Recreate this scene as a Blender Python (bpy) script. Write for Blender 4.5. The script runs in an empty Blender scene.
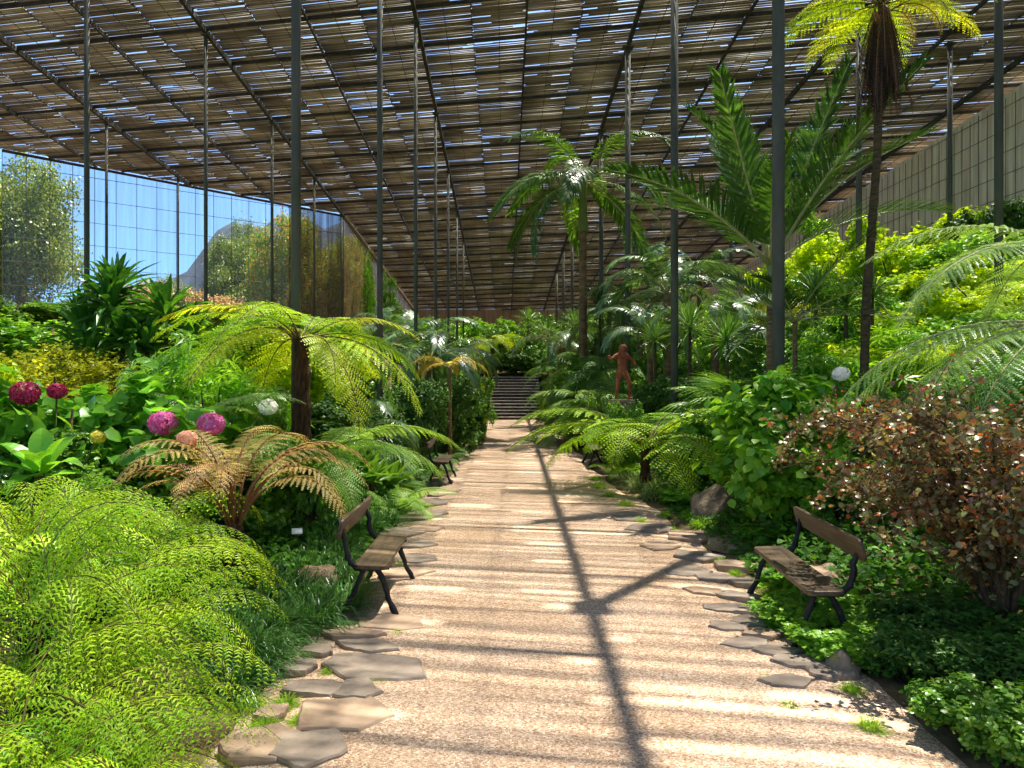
import bpy, math, random
import numpy as np
from mathutils import Vector, Matrix, Euler, noise

random.seed(7)
RNG = np.random.default_rng(11)
PI = math.pi
SC = bpy.context.scene
COL = SC.collection
F = 750.0            # focal length in pixels of a 1024 wide frame
CX, CY = 505.0, 384.0
EYE = 1.9


def rad(d): return d * PI / 180.0
def lerp(a, b, t): return a + (b - a) * t
def U(a, b): return random.uniform(a, b)
def sstep(a, b, x):
    t = min(1.0, max(0.0, (x - a) / (b - a)))
    return t * t * (3 - 2 * t)


# distance ahead + direction -> place in the garden
def wx(px, d): return (px - CX) / F * d
def wz(py, d): return EYE + (CY - py) / F * d


def G(x, y):
    """height of the planted ground"""
    c = 0.0
    if y > 39.6:
        c = min(2.3, (y - 39.6) / 4.2 * 2.3) if y < 44 else 2.3 + (y - 44) * 0.10
    t = max(0.0, -1.5 - x)
    zl = min(0.10 * t, 1.3) + min(t / 7.0, 1.0) * sstep(9, 36, y) * 4.2
    t = max(0.0, x - 2.5)
    zr = 0.06 * min(t, 1.0) + 0.40 * max(0.0, t - 1.0)
    return max(c, zl, zr)


# ------------------------------------------------------------------ materials
def srgb(r, g, b):
    f = lambda c: (c / 255 / 12.92) if c / 255 <= 0.04045 else ((c / 255 + 0.055) / 1.055) ** 2.4
    return (f(r), f(g), f(b), 1.0)


class N:
    def __init__(s, name):
        s.m = bpy.data.materials.new(name)
        s.m.use_nodes = True
        s.t = s.m.node_tree
        s.t.nodes.clear()
        s.out = s.t.nodes.new('ShaderNodeOutputMaterial')

    def n(s, typ, **kw):
        nd = s.t.nodes.new(typ)
        for k, v in kw.items():
            if k.startswith('i_'):
                k2 = k[2:]
                nd.inputs[int(k2) if k2.isdigit() else k2.replace('_', ' ')].default_value = v
            else:
                setattr(nd, k, v)
        return nd

    def l(s, a, b): s.t.links.new(a, b)

    def mix(s, fac, a, b, blend='MIX'):
        nd = s.t.nodes.new('ShaderNodeMix')
        nd.data_type = 'RGBA'
        nd.blend_type = blend
        for sock, v in ((nd.inputs[0], fac), (nd.inputs[6], a), (nd.inputs[7], b)):
            if hasattr(v, 'is_output'): s.l(v, sock)
            else: sock.default_value = v
        return nd.outputs[2]


def leaf_mat(name, c1, c2, trans=0.35, tcol=None, rough=0.45, spec=0.35, island=0.5, c3=None, f3=0.08):
    """leaf blade: two tones varied per plant part and per leaflet, lets light through"""
    k = N(name)
    oi = k.n('ShaderNodeObjectInfo')
    ge = k.n('ShaderNodeNewGeometry')
    mx = k.n('ShaderNodeMath', operation='MULTIPLY')
    k.l(ge.outputs['Random Per Island'], mx.inputs[0]); mx.inputs[1].default_value = island
    m2 = k.n('ShaderNodeMath', operation='MULTIPLY')
    k.l(oi.outputs['Random'], m2.inputs[0]); m2.inputs[1].default_value = 1 - island
    ad = k.n('ShaderNodeMath', operation='ADD')
    k.l(mx.outputs[0], ad.inputs[0]); k.l(m2.outputs[0], ad.inputs[1])
    col = k.mix(ad.outputs[0], c1, c2)
    if c3 is not None:
        gt = k.n('ShaderNodeMath', operation='LESS_THAN')
        k.l(ge.outputs['Random Per Island'], gt.inputs[0]); gt.inputs[1].default_value = f3
        col = k.mix(gt.outputs[0], col, c3)
    p = k.n('ShaderNodeBsdfPrincipled')
    p.inputs['Roughness'].default_value = rough
    p.inputs['Specular IOR Level'].default_value = spec
    k.l(col, p.inputs['Base Color'])
    tr = k.n('ShaderNodeBsdfTranslucent')
    tc = k.mix(1.0, col, tcol or (1.6, 1.5, 0.7, 1), 'MULTIPLY')
    k.l(tc, tr.inputs['Color'])
    ms = k.n('ShaderNodeMixShader')
    ms.inputs[0].default_value = trans
    k.l(p.outputs[0], ms.inputs[1]); k.l(tr.outputs[0], ms.inputs[2])
    k.l(ms.outputs[0], k.out.inputs[0])
    return k.m


def noisy_mat(name, c1, c2, scale=8.0, rough=0.8, spec=0.3, bump=0.3, detail=6.0, metal=0.0, stretch=None, bscale=None, bdist=0.02):
    k = N(name)
    tc = k.n('ShaderNodeTexCoord')
    src = tc.outputs['Object']
    if stretch:
        mp = k.n('ShaderNodeMapping')
        mp.inputs['Scale'].default_value = stretch
        k.l(src, mp.inputs[0]); src = mp.outputs[0]
    no = k.n('ShaderNodeTexNoise')
    no.inputs['Scale'].default_value = scale; no.inputs['Detail'].default_value = detail
    k.l(src, no.inputs['Vector'])
    rp = k.n('ShaderNodeValToRGB')
    rp.color_ramp.elements[0].position = 0.32; rp.color_ramp.elements[0].color = c1
    rp.color_ramp.elements[1].position = 0.68; rp.color_ramp.elements[1].color = c2
    k.l(no.outputs[0], rp.inputs[0])
    p = k.n('ShaderNodeBsdfPrincipled')
    p.inputs['Roughness'].default_value = rough
    p.inputs['Specular IOR Level'].default_value = spec
    p.inputs['Metallic'].default_value = metal
    k.l(rp.outputs[0], p.inputs['Base Color'])
    if bump:
        bn = k.n('ShaderNodeTexNoise')
        bn.inputs['Scale'].default_value = bscale or scale * 3; bn.inputs['Detail'].default_value = 5
        k.l(src, bn.inputs['Vector'])
        b = k.n('ShaderNodeBump')
        b.inputs['Strength'].default_value = bump; b.inputs['Distance'].default_value = bdist
        k.l(bn.outputs[0], b.inputs['Height']); k.l(b.outputs[0], p.inputs['Normal'])
    k.l(p.outputs[0], k.out.inputs[0])
    return k.m


def gravel_mat():
    k = N('gravel')
    tc = k.n('ShaderNodeTexCoord')
    v = k.n('ShaderNodeTexVoronoi'); v.inputs['Scale'].default_value = 95
    k.l(tc.outputs['Object'], v.inputs['Vector'])
    rp = k.n('ShaderNodeValToRGB')
    e = rp.color_ramp.elements
    e[0].position = 0.0; e[0].color = srgb(148, 120, 94)
    e[1].position = 1.0; e[1].color = srgb(240, 220, 194)
    x = e.new(0.35); x.color = srgb(194, 164, 134)
    x = e.new(0.7); x.color = srgb(212, 184, 156)
    sp = k.n('ShaderNodeSeparateColor'); k.l(v.outputs['Color'], sp.inputs[0])
    k.l(sp.outputs[0], rp.inputs[0])
    no = k.n('ShaderNodeTexNoise'); no.inputs['Scale'].default_value = 0.9; no.inputs['Detail'].default_value = 6
    k.l(tc.outputs['Object'], no.inputs['Vector'])
    r2 = k.n('ShaderNodeValToRGB')
    r2.color_ramp.elements[0].position = 0.3; r2.color_ramp.elements[0].color = (0.80, 0.74, 0.66, 1)
    r2.color_ramp.elements[1].position = 0.7; r2.color_ramp.elements[1].color = (1, 1, 1, 1)
    k.l(no.outputs[0], r2.inputs[0])
    c = k.mix(1.0, rp.outputs[0], r2.outputs[0], 'MULTIPLY')
    p = k.n('ShaderNodeBsdfPrincipled'); p.inputs['Roughness'].default_value = 0.95; p.inputs['Specular IOR Level'].default_value = 0.1
    k.l(c, p.inputs['Base Color'])
    b = k.n('ShaderNodeBump'); b.inputs['Strength'].default_value = 0.6; b.inputs['Distance'].default_value = 0.012
    b.invert = True
    k.l(v.outputs['Distance'], b.inputs['Height']); k.l(b.outputs[0], p.inputs['Normal'])
    k.l(p.outputs[0], k.out.inputs[0])
    return k.m


def slat_mat():
    """sun-bleached reeds: tone differs from reed to reed and from mat to mat"""
    k = N('slat')
    tc = k.n('ShaderNodeTexCoord'); ge = k.n('ShaderNodeNewGeometry')
    br = k.n('ShaderNodeTexNoise'); br.inputs['Scale'].default_value = 0.55; br.inputs['Detail'].default_value = 2
    k.l(tc.outputs['Object'], br.inputs['Vector'])
    c = k.mix(ge.outputs['Random Per Island'], srgb(118, 106, 86), srgb(184, 172, 148))
    rp = k.n('ShaderNodeValToRGB')
    rp.color_ramp.elements[0].position = .36; rp.color_ramp.elements[0].color = (.55, .52, .5, 1)
    rp.color_ramp.elements[1].position = .62; rp.color_ramp.elements[1].color = (1, 1, 1, 1)
    k.l(br.outputs[0], rp.inputs[0])
    c = k.mix(1.0, c, rp.outputs[0], 'MULTIPLY')
    p = k.n('ShaderNodeBsdfPrincipled'); p.inputs['Roughness'].default_value = .55; p.inputs['Specular IOR Level'].default_value = .4
    k.l(c, p.inputs['Base Color'])
    tr = k.n('ShaderNodeBsdfTranslucent'); k.l(c, tr.inputs['Color'])
    ms = k.n('ShaderNodeMixShader'); ms.inputs[0].default_value = .22
    k.l(p.outputs[0], ms.inputs[1]); k.l(tr.outputs[0], ms.inputs[2]); k.l(ms.outputs[0], k.out.inputs[0])
    return k.m


def net_mat(name, col, alpha):
    """woven shade net: partly open cloth with vertical weave streaks"""
    k = N(name)
    tc = k.n('ShaderNodeTexCoord')
    mp = k.n('ShaderNodeMapping'); mp.inputs['Scale'].default_value = (3, 3, 0.12)
    k.l(tc.outputs['Object'], mp.inputs[0])
    no = k.n('ShaderNodeTexNoise'); no.inputs['Scale'].default_value = 2.2; no.inputs['Detail'].default_value = 3
    k.l(mp.outputs[0], no.inputs['Vector'])
    mr = k.n('ShaderNodeMapRange')
    mr.inputs['From Min'].default_value = 0.3; mr.inputs['From Max'].default_value = 0.7
    mr.inputs['To Min'].default_value = alpha * 0.7; mr.inputs['To Max'].default_value = alpha * 1.3
    k.l(no.outputs[0], mr.inputs[0])
    d = k.n('ShaderNodeBsdfDiffuse'); d.inputs['Color'].default_value = col
    t = k.n('ShaderNodeBsdfTransparent')
    ms = k.n('ShaderNodeMixShader')
    k.l(mr.outputs[0], ms.inputs[0]); k.l(t.outputs[0], ms.inputs[1]); k.l(d.outputs[0], ms.inputs[2])
    k.l(ms.outputs[0], k.out.inputs[0])
    return k.m


M = {}
M['fern_bright'] = leaf_mat('fern_bright', srgb(92, 156, 18), srgb(206, 230, 52), 0.32, island=0.3, rough=.5, spec=.25)
M['fern_mid'] = leaf_mat('fern_mid', srgb(98, 154, 44), srgb(164, 200, 84), 0.38, island=0.25)
M['fern_deep'] = leaf_mat('fern_deep', srgb(66, 118, 38), srgb(122, 164, 66), 0.3, island=0.3)
M['fern_yellow'] = leaf_mat('fern_yellow', srgb(150, 178, 26), srgb(206, 208, 48), 0.5, island=0.2)
M['fern_copper'] = leaf_mat('fern_copper', srgb(210, 164, 118), srgb(222, 200, 104), 0.42, (1.25, 1.15, 0.85, 1), island=0.25)
M['fern_pale'] = leaf_mat('fern_pale', srgb(126, 170, 78), srgb(176, 204, 128), 0.4, island=0.25, rough=0.35)
M['fern_dead'] = leaf_mat('fern_dead', srgb(30, 20, 14), srgb(74, 48, 30), 0.08, (1.1, 1, 0.8, 1), island=0.5)
M['palm_green'] = leaf_mat('palm_green', srgb(46, 88, 26), srgb(104, 140, 40), 0.36, island=0.5, rough=0.4, spec=0.4)
M['palm_dark'] = leaf_mat('palm_dark', srgb(40, 76, 26), srgb(84, 122, 44), 0.3, island=0.5, rough=0.42, spec=0.4)
M['palm_silver'] = leaf_mat('palm_silver', srgb(66, 104, 50), srgb(122, 152, 92), 0.25, island=0.5, rough=0.34, spec=0.7)
M['palm_gold'] = leaf_mat('palm_gold', srgb(178, 158, 44), srgb(210, 190, 84), 0.4, (1.2, 1.1, 0.7, 1), island=0.4)
M['strap_dark'] = leaf_mat('strap_dark', srgb(40, 92, 26), srgb(104, 158, 48), 0.34, island=0.8, rough=0.35, spec=0.5)
M['yucca'] = leaf_mat('yucca', srgb(76, 124, 44), srgb(140, 178, 72), 0.3, island=0.8, rough=0.38, spec=0.45)
M['leaf_lime'] = leaf_mat('leaf_lime', srgb(140, 182, 18), srgb(206, 220, 34), 0.5, island=0.6)
M['leaf_fresh'] = leaf_mat('leaf_fresh', srgb(86, 150, 28), srgb(166, 206, 66), 0.42, island=0.7, rough=0.38, spec=0.45)
M['leaf_mid'] = leaf_mat('leaf_mid', srgb(66, 120, 28), srgb(140, 180, 62), 0.36, island=0.7, rough=0.35, spec=0.5)
M['leaf_dark'] = leaf_mat('leaf_dark', srgb(34, 74, 22), srgb(104, 144, 56), 0.28, island=0.7, rough=0.5, spec=0.25)
M['leaf_under'] = leaf_mat('leaf_under', srgb(34, 80, 18), srgb(96, 146, 44), 0.3, island=0.8, rough=0.6, spec=0.15)
M['leaf_olive'] = leaf_mat('leaf_olive', srgb(126, 142, 26), srgb(186, 186, 40), 0.4, island=0.7)
M['leaf_big'] = leaf_mat('leaf_big', srgb(84, 150, 32), srgb(140, 192, 60), 0.4, island=0.7, rough=0.36, spec=0.45)
M['leaf_red'] = leaf_mat('leaf_red', srgb(122, 76, 56), srgb(138, 148, 84), 0.3, (1.5, 1.2, 0.7, 1), island=0.9, rough=0.36, spec=0.55, c3=srgb(190, 104, 46), f3=0.08)
M['leaf_tree'] = leaf_mat('leaf_tree', srgb(70, 96, 24), srgb(132, 146, 48), 0.3, island=0.8)
M['leaf_flower_tree'] = leaf_mat('leaf_flower_tree', srgb(70, 122, 30), srgb(146, 158, 40), 0.35, island=0.8, c3=srgb(226, 140, 30), f3=0.14)
M['leaf_pinkish'] = leaf_mat('leaf_pinkish', srgb(150, 140, 70), srgb(206, 160, 110), 0.3, (1.2, 1.1, 0.9, 1), island=0.8)
M['grass_dark'] = leaf_mat('grass_dark', srgb(44, 92, 30), srgb(96, 140, 66), 0.25, island=0.8, rough=0.35, spec=0.5)
M['grass_bright'] = leaf_mat('grass_bright', srgb(110, 160, 28), srgb(172, 204, 50), 0.4, island=0.8)
M['grass_variegated'] = leaf_mat('grass_variegated', srgb(70, 110, 44), srgb(186, 196, 130), 0.3, island=0.9)
M['petal_pink'] = leaf_mat('petal_pink', srgb(226, 84, 160), srgb(250, 168, 214), 0.4, (1.2, 1, 1.1, 1), island=0.9)
M['petal_crimson'] = leaf_mat('petal_crimson', srgb(150, 26, 64), srgb(206, 60, 110), 0.3, (1.2, 0.9, 1, 1), island=0.9)
M['petal_peach'] = leaf_mat('petal_peach', srgb(246, 190, 150), srgb(252, 220, 194), 0.4, (1.1, 1, 0.9, 1), island=0.9)
M['petal_yellow'] = leaf_mat('petal_yellow', srgb(214, 204, 40), srgb(236, 226, 90), 0.3, (1.1, 1, 0.7, 1), island=0.9)
M['petal_white'] = leaf_mat('petal_white', srgb(250, 246, 236), srgb(255, 252, 246), 0.4, (1, 1, 1, 1), island=0.9)
M['stem_green'] = noisy_mat('stem_green', srgb(70, 84, 36), srgb(104, 110, 50), 12, bump=0.1)
M['stem_brown'] = noisy_mat('stem_brown', srgb(64, 44, 28), srgb(112, 84, 54), 14, bump=0.4)
M['rachis'] = noisy_mat('rachis', srgb(90, 78, 34), srgb(136, 124, 56), 14, rough=0.5, bump=0.0)
M['rachis_copper'] = noisy_mat('rachis_copper', srgb(96, 58, 30), srgb(150, 100, 56), 14, rough=0.6, bump=0.0)
M['rachis_pale'] = noisy_mat('rachis_pale', srgb(150, 144, 84), srgb(190, 180, 120), 9, rough=0.4, bump=0.0)
M['fern_trunk'] = noisy_mat('fern_trunk', srgb(40, 24, 14), srgb(96, 62, 36), 10, bump=1.0, bdist=0.05, stretch=(3, 3, 0.7))
M['slim_trunk'] = noisy_mat('slim_trunk', srgb(58, 44, 26), srgb(104, 84, 50), 10, bump=0.6, stretch=(1, 1, 4))
M['palm_trunk'] = noisy_mat('palm_trunk', srgb(92, 70, 42), srgb(140, 110, 70), 5, bump=0.5, stretch=(1, 1, 5))
M['crownshaft'] = noisy_mat('crownshaft', srgb(92, 108, 40), srgb(140, 140, 60), 4, rough=0.4, bump=0.1, stretch=(1, 1, .4))
M['bark'] = noisy_mat('bark', srgb(60, 48, 36), srgb(104, 86, 66), 6, bump=0.8)
M['steel'] = noisy_mat('steel', srgb(74, 74, 62), srgb(98, 96, 82), 5, rough=0.7, spec=0.2, bump=0.06, stretch=(1, 1, .3))
M['steel_dark'] = noisy_mat('steel_dark', srgb(50, 48, 42), srgb(74, 70, 62), 5, rough=0.75, spec=0.2, bump=0.05)
M['slat'] = slat_mat()
M['wire'] = noisy_mat('wire', srgb(50, 46, 42), srgb(70, 64, 58), 9, bump=0.0)
M['soil'] = noisy_mat('soil', srgb(70, 58, 36), srgb(124, 104, 68), 3, rough=0.95, bump=0.8, bdist=0.05)
M['stone'] = noisy_mat('stone', srgb(126, 104, 82), srgb(178, 152, 124), 4, rough=0.8, bump=0.55, bdist=0.02)
M['stone_grey'] = noisy_mat('stone_grey', srgb(112, 98, 84), srgb(158, 142, 122), 5, rough=0.75, bump=0.55)
M['boulder'] = noisy_mat('boulder', srgb(96, 80, 60), srgb(156, 134, 104), 5, rough=0.9, bump=0.9, bdist=0.04)
M['stair'] = noisy_mat('stair', srgb(46, 42, 38), srgb(84, 78, 70), 6, rough=0.75, bump=0.5)
M['stair_edge'] = noisy_mat('stair_edge', srgb(166, 158, 146), srgb(214, 206, 194), 7, rough=0.75, bump=0.3)
M['bench_wood'] = noisy_mat('bench_wood', srgb(62, 48, 30), srgb(100, 80, 52), 3, rough=0.5, spec=0.4, bump=0.25, stretch=(14, 1.2, 14), bscale=6, bdist=0.006)
M['iron'] = noisy_mat('iron', srgb(22, 20, 18), srgb(46, 42, 38), 12, rough=0.5, bump=0.6)
M['wall_board'] = noisy_mat('wall_board', srgb(206, 182, 154), srgb(244, 228, 204), 1.5, rough=0.85, bump=0.3, stretch=(1, 5, .25))
M['wall_back'] = noisy_mat('wall_back', srgb(134, 112, 88), srgb(170, 146, 116), 1.5, rough=0.85, bump=0.3, stretch=(4, 1, .3))
M['white_plate'] = noisy_mat('white_plate', srgb(232, 232, 228), srgb(246, 246, 242), 5, rough=0.5, bump=0.0)
M['figure'] = noisy_mat('figure', srgb(112, 56, 30), srgb(176, 98, 56), 9, rough=0.75, bump=0.6)
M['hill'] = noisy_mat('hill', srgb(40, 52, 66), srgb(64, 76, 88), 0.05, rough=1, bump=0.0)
M['hill_pale'] = noisy_mat('hill_pale', srgb(150, 152, 150), srgb(180, 182, 178), 0.3, rough=1, bump=0.0)
M['gravel'] = gravel_mat()
M['net_clear'] = net_mat('net_clear', srgb(150, 160, 165), 0.16)
M['net_brown'] = net_mat('net_brown', srgb(128, 108, 80), 0.55)


# ------------------------------------------------------------------ mesh tools
def np_mesh(name, V, loops, sizes, mats, midx=None, smooth=False):
    me = bpy.data.meshes.new(name)
    V = np.asarray(V, dtype=np.float32).reshape(-1, 3)
    loops = np.asarray(loops, dtype=np.int32).ravel()
    sizes = np.asarray(sizes, dtype=np.int32).ravel()
    me.vertices.add(len(V)); me.vertices.foreach_set('co', V.ravel())
    me.loops.add(len(loops)); me.loops.foreach_set('vertex_index', loops)
    me.polygons.add(len(sizes))
    st = np.zeros(len(sizes), dtype=np.int32); st[1:] = np.cumsum(sizes)[:-1]
    me.polygons.foreach_set('loop_start', st)
    for m in (mats if isinstance(mats, (list, tuple)) else [mats]): me.materials.append(m)
    if midx is not None: me.polygons.foreach_set('material_index', np.asarray(midx, dtype=np.int32))
    if smooth: me.polygons.foreach_set('use_smooth', np.ones(len(sizes), dtype=bool))
    me.update(calc_edges=True)
    return me


class MB:
    def __init__(s): s.v = []; s.f = []; s.mi = []; s.sm = []

    def add(s, vs, fs, mi=0, sm=False):
        b = len(s.v)
        s.v.extend([tuple(v) for v in vs])
        for f in fs:
            s.f.append(tuple(b + i for i in f)); s.mi.append(mi); s.sm.append(sm)

    def box(s, c, d, mat=None, mi=0):
        x, y, z = d[0] / 2, d[1] / 2, d[2] / 2
        vs = [Vector((sx * x, sy * y, sz * z)) for sx in (-1, 1) for sy in (-1, 1) for sz in (-1, 1)]
        if mat is not None: vs = [mat @ v for v in vs]
        c = Vector(c)
        s.add([v + c for v in vs], [(0, 1, 3, 2), (4, 6, 7, 5), (0, 4, 5, 1), (2, 3, 7, 6), (0, 2, 6, 4), (1, 5, 7, 3)], mi)

    def tube(s, pts, rs, n=8, mi=0, cap=True, sm=True):
        pts = [Vector(p) for p in pts]
        if not isinstance(rs, (list, tuple)): rs = [rs] * len(pts)
        up = Vector((0, 0, 1))
        vs, fs = [], []
        prev = None
        for i, p in enumerate(pts):
            t = (pts[min(i + 1, len(pts) - 1)] - pts[max(i - 1, 0)]).normalized()
            if prev is None:
                a = t.orthogonal().normalized()
            else:
                a = (prev - t * prev.dot(t))
                a = a.normalized() if a.length > 1e-6 else t.orthogonal().normalized()
            prev = a
            b = t.cross(a)
            for k in range(n):
                an = 2 * PI * k / n
                vs.append(p + (a * math.cos(an) + b * math.sin(an)) * rs[i])
        for i in range(len(pts) - 1):
            for k in range(n):
                k2 = (k + 1) % n
                fs.append((i * n + k, i * n + k2, (i + 1) * n + k2, (i + 1) * n + k))
        s.add(vs, fs, mi, sm)
        if cap:
            b = len(s.v) - len(vs)
            s.f.append(tuple(b + k for k in reversed(range(n)))); s.mi.append(mi); s.sm.append(False)
            e = b + (len(pts) - 1) * n
            s.f.append(tuple(e + k for k in range(n))); s.mi.append(mi); s.sm.append(False)

    def mesh(s, name, mats):
        loops = [i for f in s.f for i in f]
        me = np_mesh(name, s.v, loops, [len(f) for f in s.f], mats, s.mi)
        me.polygons.foreach_set('use_smooth', np.array(s.sm, dtype=bool))
        return me


def obj(name, me, parent=None, loc=(0, 0, 0), rot=None, scale=None, mw=None):
    o = bpy.data.objects.new(name, me)
    COL.objects.link(o)
    if parent is not None: o.parent = parent
    if mw is not None: o.matrix_local = mw
    else:
        o.location = loc
        if rot is not None: o.rotation_euler = rot
        if scale is not None: o.scale = scale
    return o


def tag(o, label=None, cat=None, group=None, kind=None):
    if label: o['label'] = label
    if cat: o['category'] = cat
    if group: o['group'] = group
    if kind: o['kind'] = kind
    return o


def thing(name, label, cat, loc, rz=0.0, s=1.0, group=None):
    o = obj(name, None, loc=loc, rot=(0, 0, rz), scale=(s, s, s) if not isinstance(s, tuple) else s)
    o.empty_display_size = 0.1
    return tag(o, label, cat, group)


def struct(name, me, **kw): return tag(obj(name, me, **kw), kind='structure')


# ------------------------------------------------------------------ leaves and fronds
def frond_mesh(name, L, a0, a1, npair, plen, nsub, lw, mats, droop=0.25, s0=0.14, rr=0.012, seed=0, pw=1.0, twist=0.0, fwd=(15, 45), gap=.36):
    """twice-divided fern frond growing outwards along +X and arching over"""
    rn = random.Random(seed)
    K = 40
    P = [Vector((0, 0, 0))]; A = []
    bend = rn.uniform(-0.15, 0.15)
    for i in range(K):
        s = (i + 0.5) / K
        a = rad(lerp(a0, a1, s ** pw))
        A.append(a)
        yaw = bend * s + twist * s
        P.append(P[-1] + Vector((math.cos(a) * math.cos(yaw), math.cos(a) * math.sin(yaw), math.sin(a))) * (L / K))

    def at(s):
        x = s * K; i = min(int(x), K - 1)
        return P[i].lerp(P[i + 1], x - i), (P[i + 1] - P[i]).normalized()
    mb = MB()
    pts = [at(i / 12)[0] for i in range(13)]
    mb.tube(pts, [lerp(rr, rr * 0.2, i / 12) for i in range(13)], 5, 1)
    V = []; loops = []; sizes = []
    for i in range(npair):
        t = (i + 0.3) / npair
        s = s0 + (1 - s0) * t
        p, T = at(s)
        nn = Vector((-T.z, 0, T.x)).normalized()
        Y = nn.cross(T)
        prof = min(1.0, 0.35 + t * 2.6) * (1 - t) ** 0.62
        pl = plen * prof * rn.uniform(0.9, 1.08) + 0.012
        for sd in (-1, 1):
            f = rad(lerp(fwd[0], fwd[1], t) + rn.uniform(-5, 5))
            d = (Y * sd * math.cos(f) + T * math.sin(f) + nn * rn.uniform(-0.02, 0.14)).normalized()
            m = max(3, int(nsub * (0.35 + 0.65 * prof)))
            side = d.cross(nn).normalized()
            prevp = None
            for j in range(m):
                q = (j + 0.6) / m
                c = p + d * pl * q - Vector((0, 0, 1)) * droop * pl * q * q
                pt = (d - Vector((0, 0, 2 * droop * q))).normalized()
                w = lw * (1 - q * 0.93) ** 0.55 * (0.45 + 0.55 * prof)
                h = pl / m * gap
                for e in (-1, 1):
                    tip = c + side * (e * w) + pt * (w * 0.35) - nn * w * 0.22
                    b = len(V)
                    V += [c - pt * h, c + pt * h, tip + pt * h * 0.55, tip - pt * h * 0.35]
                    loops += [b, b + 1, b + 2, b + 3]; sizes.append(4)
    nb = len(mb.v)
    allV = [tuple(v) for v in mb.v] + [tuple(v) for v in V]
    allL = [i for f in mb.f for i in f] + [l + nb for l in loops]
    allS = [len(f) for f in mb.f] + sizes
    return np_mesh(name, allV, allL, allS, mats, [1] * len(mb.f) + [0] * len(sizes))


def palm_frond_mesh(name, L, a0, a1, npair, ll, lw, mats, droop=0.4, s0=0.18, rr=0.02, seed=0, fwd=(25, 60), vee=0.25, pw=1.0):
    """feather palm frond: stalk and long narrow leaflets"""
    rn = random.Random(seed)
    K = 40
    P = [Vector((0, 0, 0))]
    bend = rn.uniform(-0.25, 0.25)
    for i in range(K):
        s = (i + 0.5) / K
        a = rad(lerp(a0, a1, s ** pw)); yaw = bend * s
        P.append(P[-1] + Vector((math.cos(a) * math.cos(yaw), math.cos(a) * math.sin(yaw), math.sin(a))) * (L / K))

    def at(s):
        x = s * K; i = min(int(x), K - 1)
        return P[i].lerp(P[i + 1], x - i), (P[i + 1] - P[i]).normalized()
    mb = MB()
    mb.tube([at(i / 12)[0] for i in range(13)], [lerp(rr, rr * 0.15, (i / 12) ** 0.8) for i in range(13)], 6, 1)
    for i in range(npair):
        t = (i + 0.4) / npair
        s = s0 + (1 - s0) * t
        p, T = at(s)
        nn = Vector((-T.z, 0, T.x)).normalized()
        Y = nn.cross(T)
        prof = min(1.0, 0.55 + t * 2.0) * (1 - t * 0.8) ** 0.7
        for sd in (-1, 1):
            f = rad(lerp(fwd[0], fwd[1], t) + rn.uniform(-7, 7))
            d = (Y * sd * math.cos(f) + T * math.sin(f) + nn * (vee + rn.uniform(-.1, .1))).normalized()
            l = ll * prof * rn.uniform(0.85, 1.08)
            side = d.cross(nn).normalized()
            dr = droop * rn.uniform(0.7, 1.3)
            vs = []
            SEG = 4
            for j in range(SEG + 1):
                q = j / SEG
                c = p + d * l * q - Vector((0, 0, 1)) * dr * l * q * q
                w = lw * (0.45 if j == 0 else 1.0 if j < 3 else 0.7 if j == 3 else 0.08)
                vs += [c - side * w * 0.5, c + side * w * 0.5]
            mb.add(vs, [(2 * j, 2 * j + 1, 2 * j + 3, 2 * j + 2) for j in range(SEG)], 0)
    return mb.mesh(name, mats)


def strap_rosette(name, n, L, w, mats, spread=(10, 85), droop=0.5, seed=0, wave=0.0, fold=0.25, seg=5, ctr=0.03):
    """rosette of strap leaves round a stem tip"""
    rn = random.Random(seed)
    mb = MB()
    for i in range(n):
        az = i * 2.39996 + rn.uniform(-.3, .3)
        q0 = (i + 0.5) / n
        el = rad(lerp(90 - spread[0], 90 - spread[1], q0) + rn.uniform(-8, 8))
        l = L * rn.uniform(0.75, 1.08) * (0.75 + 0.25 * math.sin(PI * q0))
        dr = droop * rn.uniform(0.5, 1.4)
        h = Vector((math.cos(az), math.sin(az), 0))
        d = h * math.cos(el) + Vector((0, 0, math.sin(el)))
        side = Vector((-math.sin(az), math.cos(az), 0))
        base = h * ctr + Vector((0, 0, -0.25 * L * q0 * 0.6))
        vs = []
        for j in range(seg + 1):
            q = j / seg
            c = base + d * l * q - Vector((0, 0, 1)) * dr * l * q ** 2.2
            ww = w * (0.5 + 1.6 * q) if q < 0.32 else w * max(0.02, (1 - ((q - 0.32) / 0.68) ** 2.0))
            up = Vector((0, 0, 1)) * ww * fold
            vs += [c - side * ww * .5 + up, c, c + side * ww * .5 + up]
        fs = []
        for j in range(seg):
            a = 3 * j
            fs += [(a, a + 1, a + 4, a + 3), (a + 1, a + 2, a + 5, a + 4)]
        mb.add(vs, fs, 0)
    return mb.mesh(name, mats)


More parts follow.
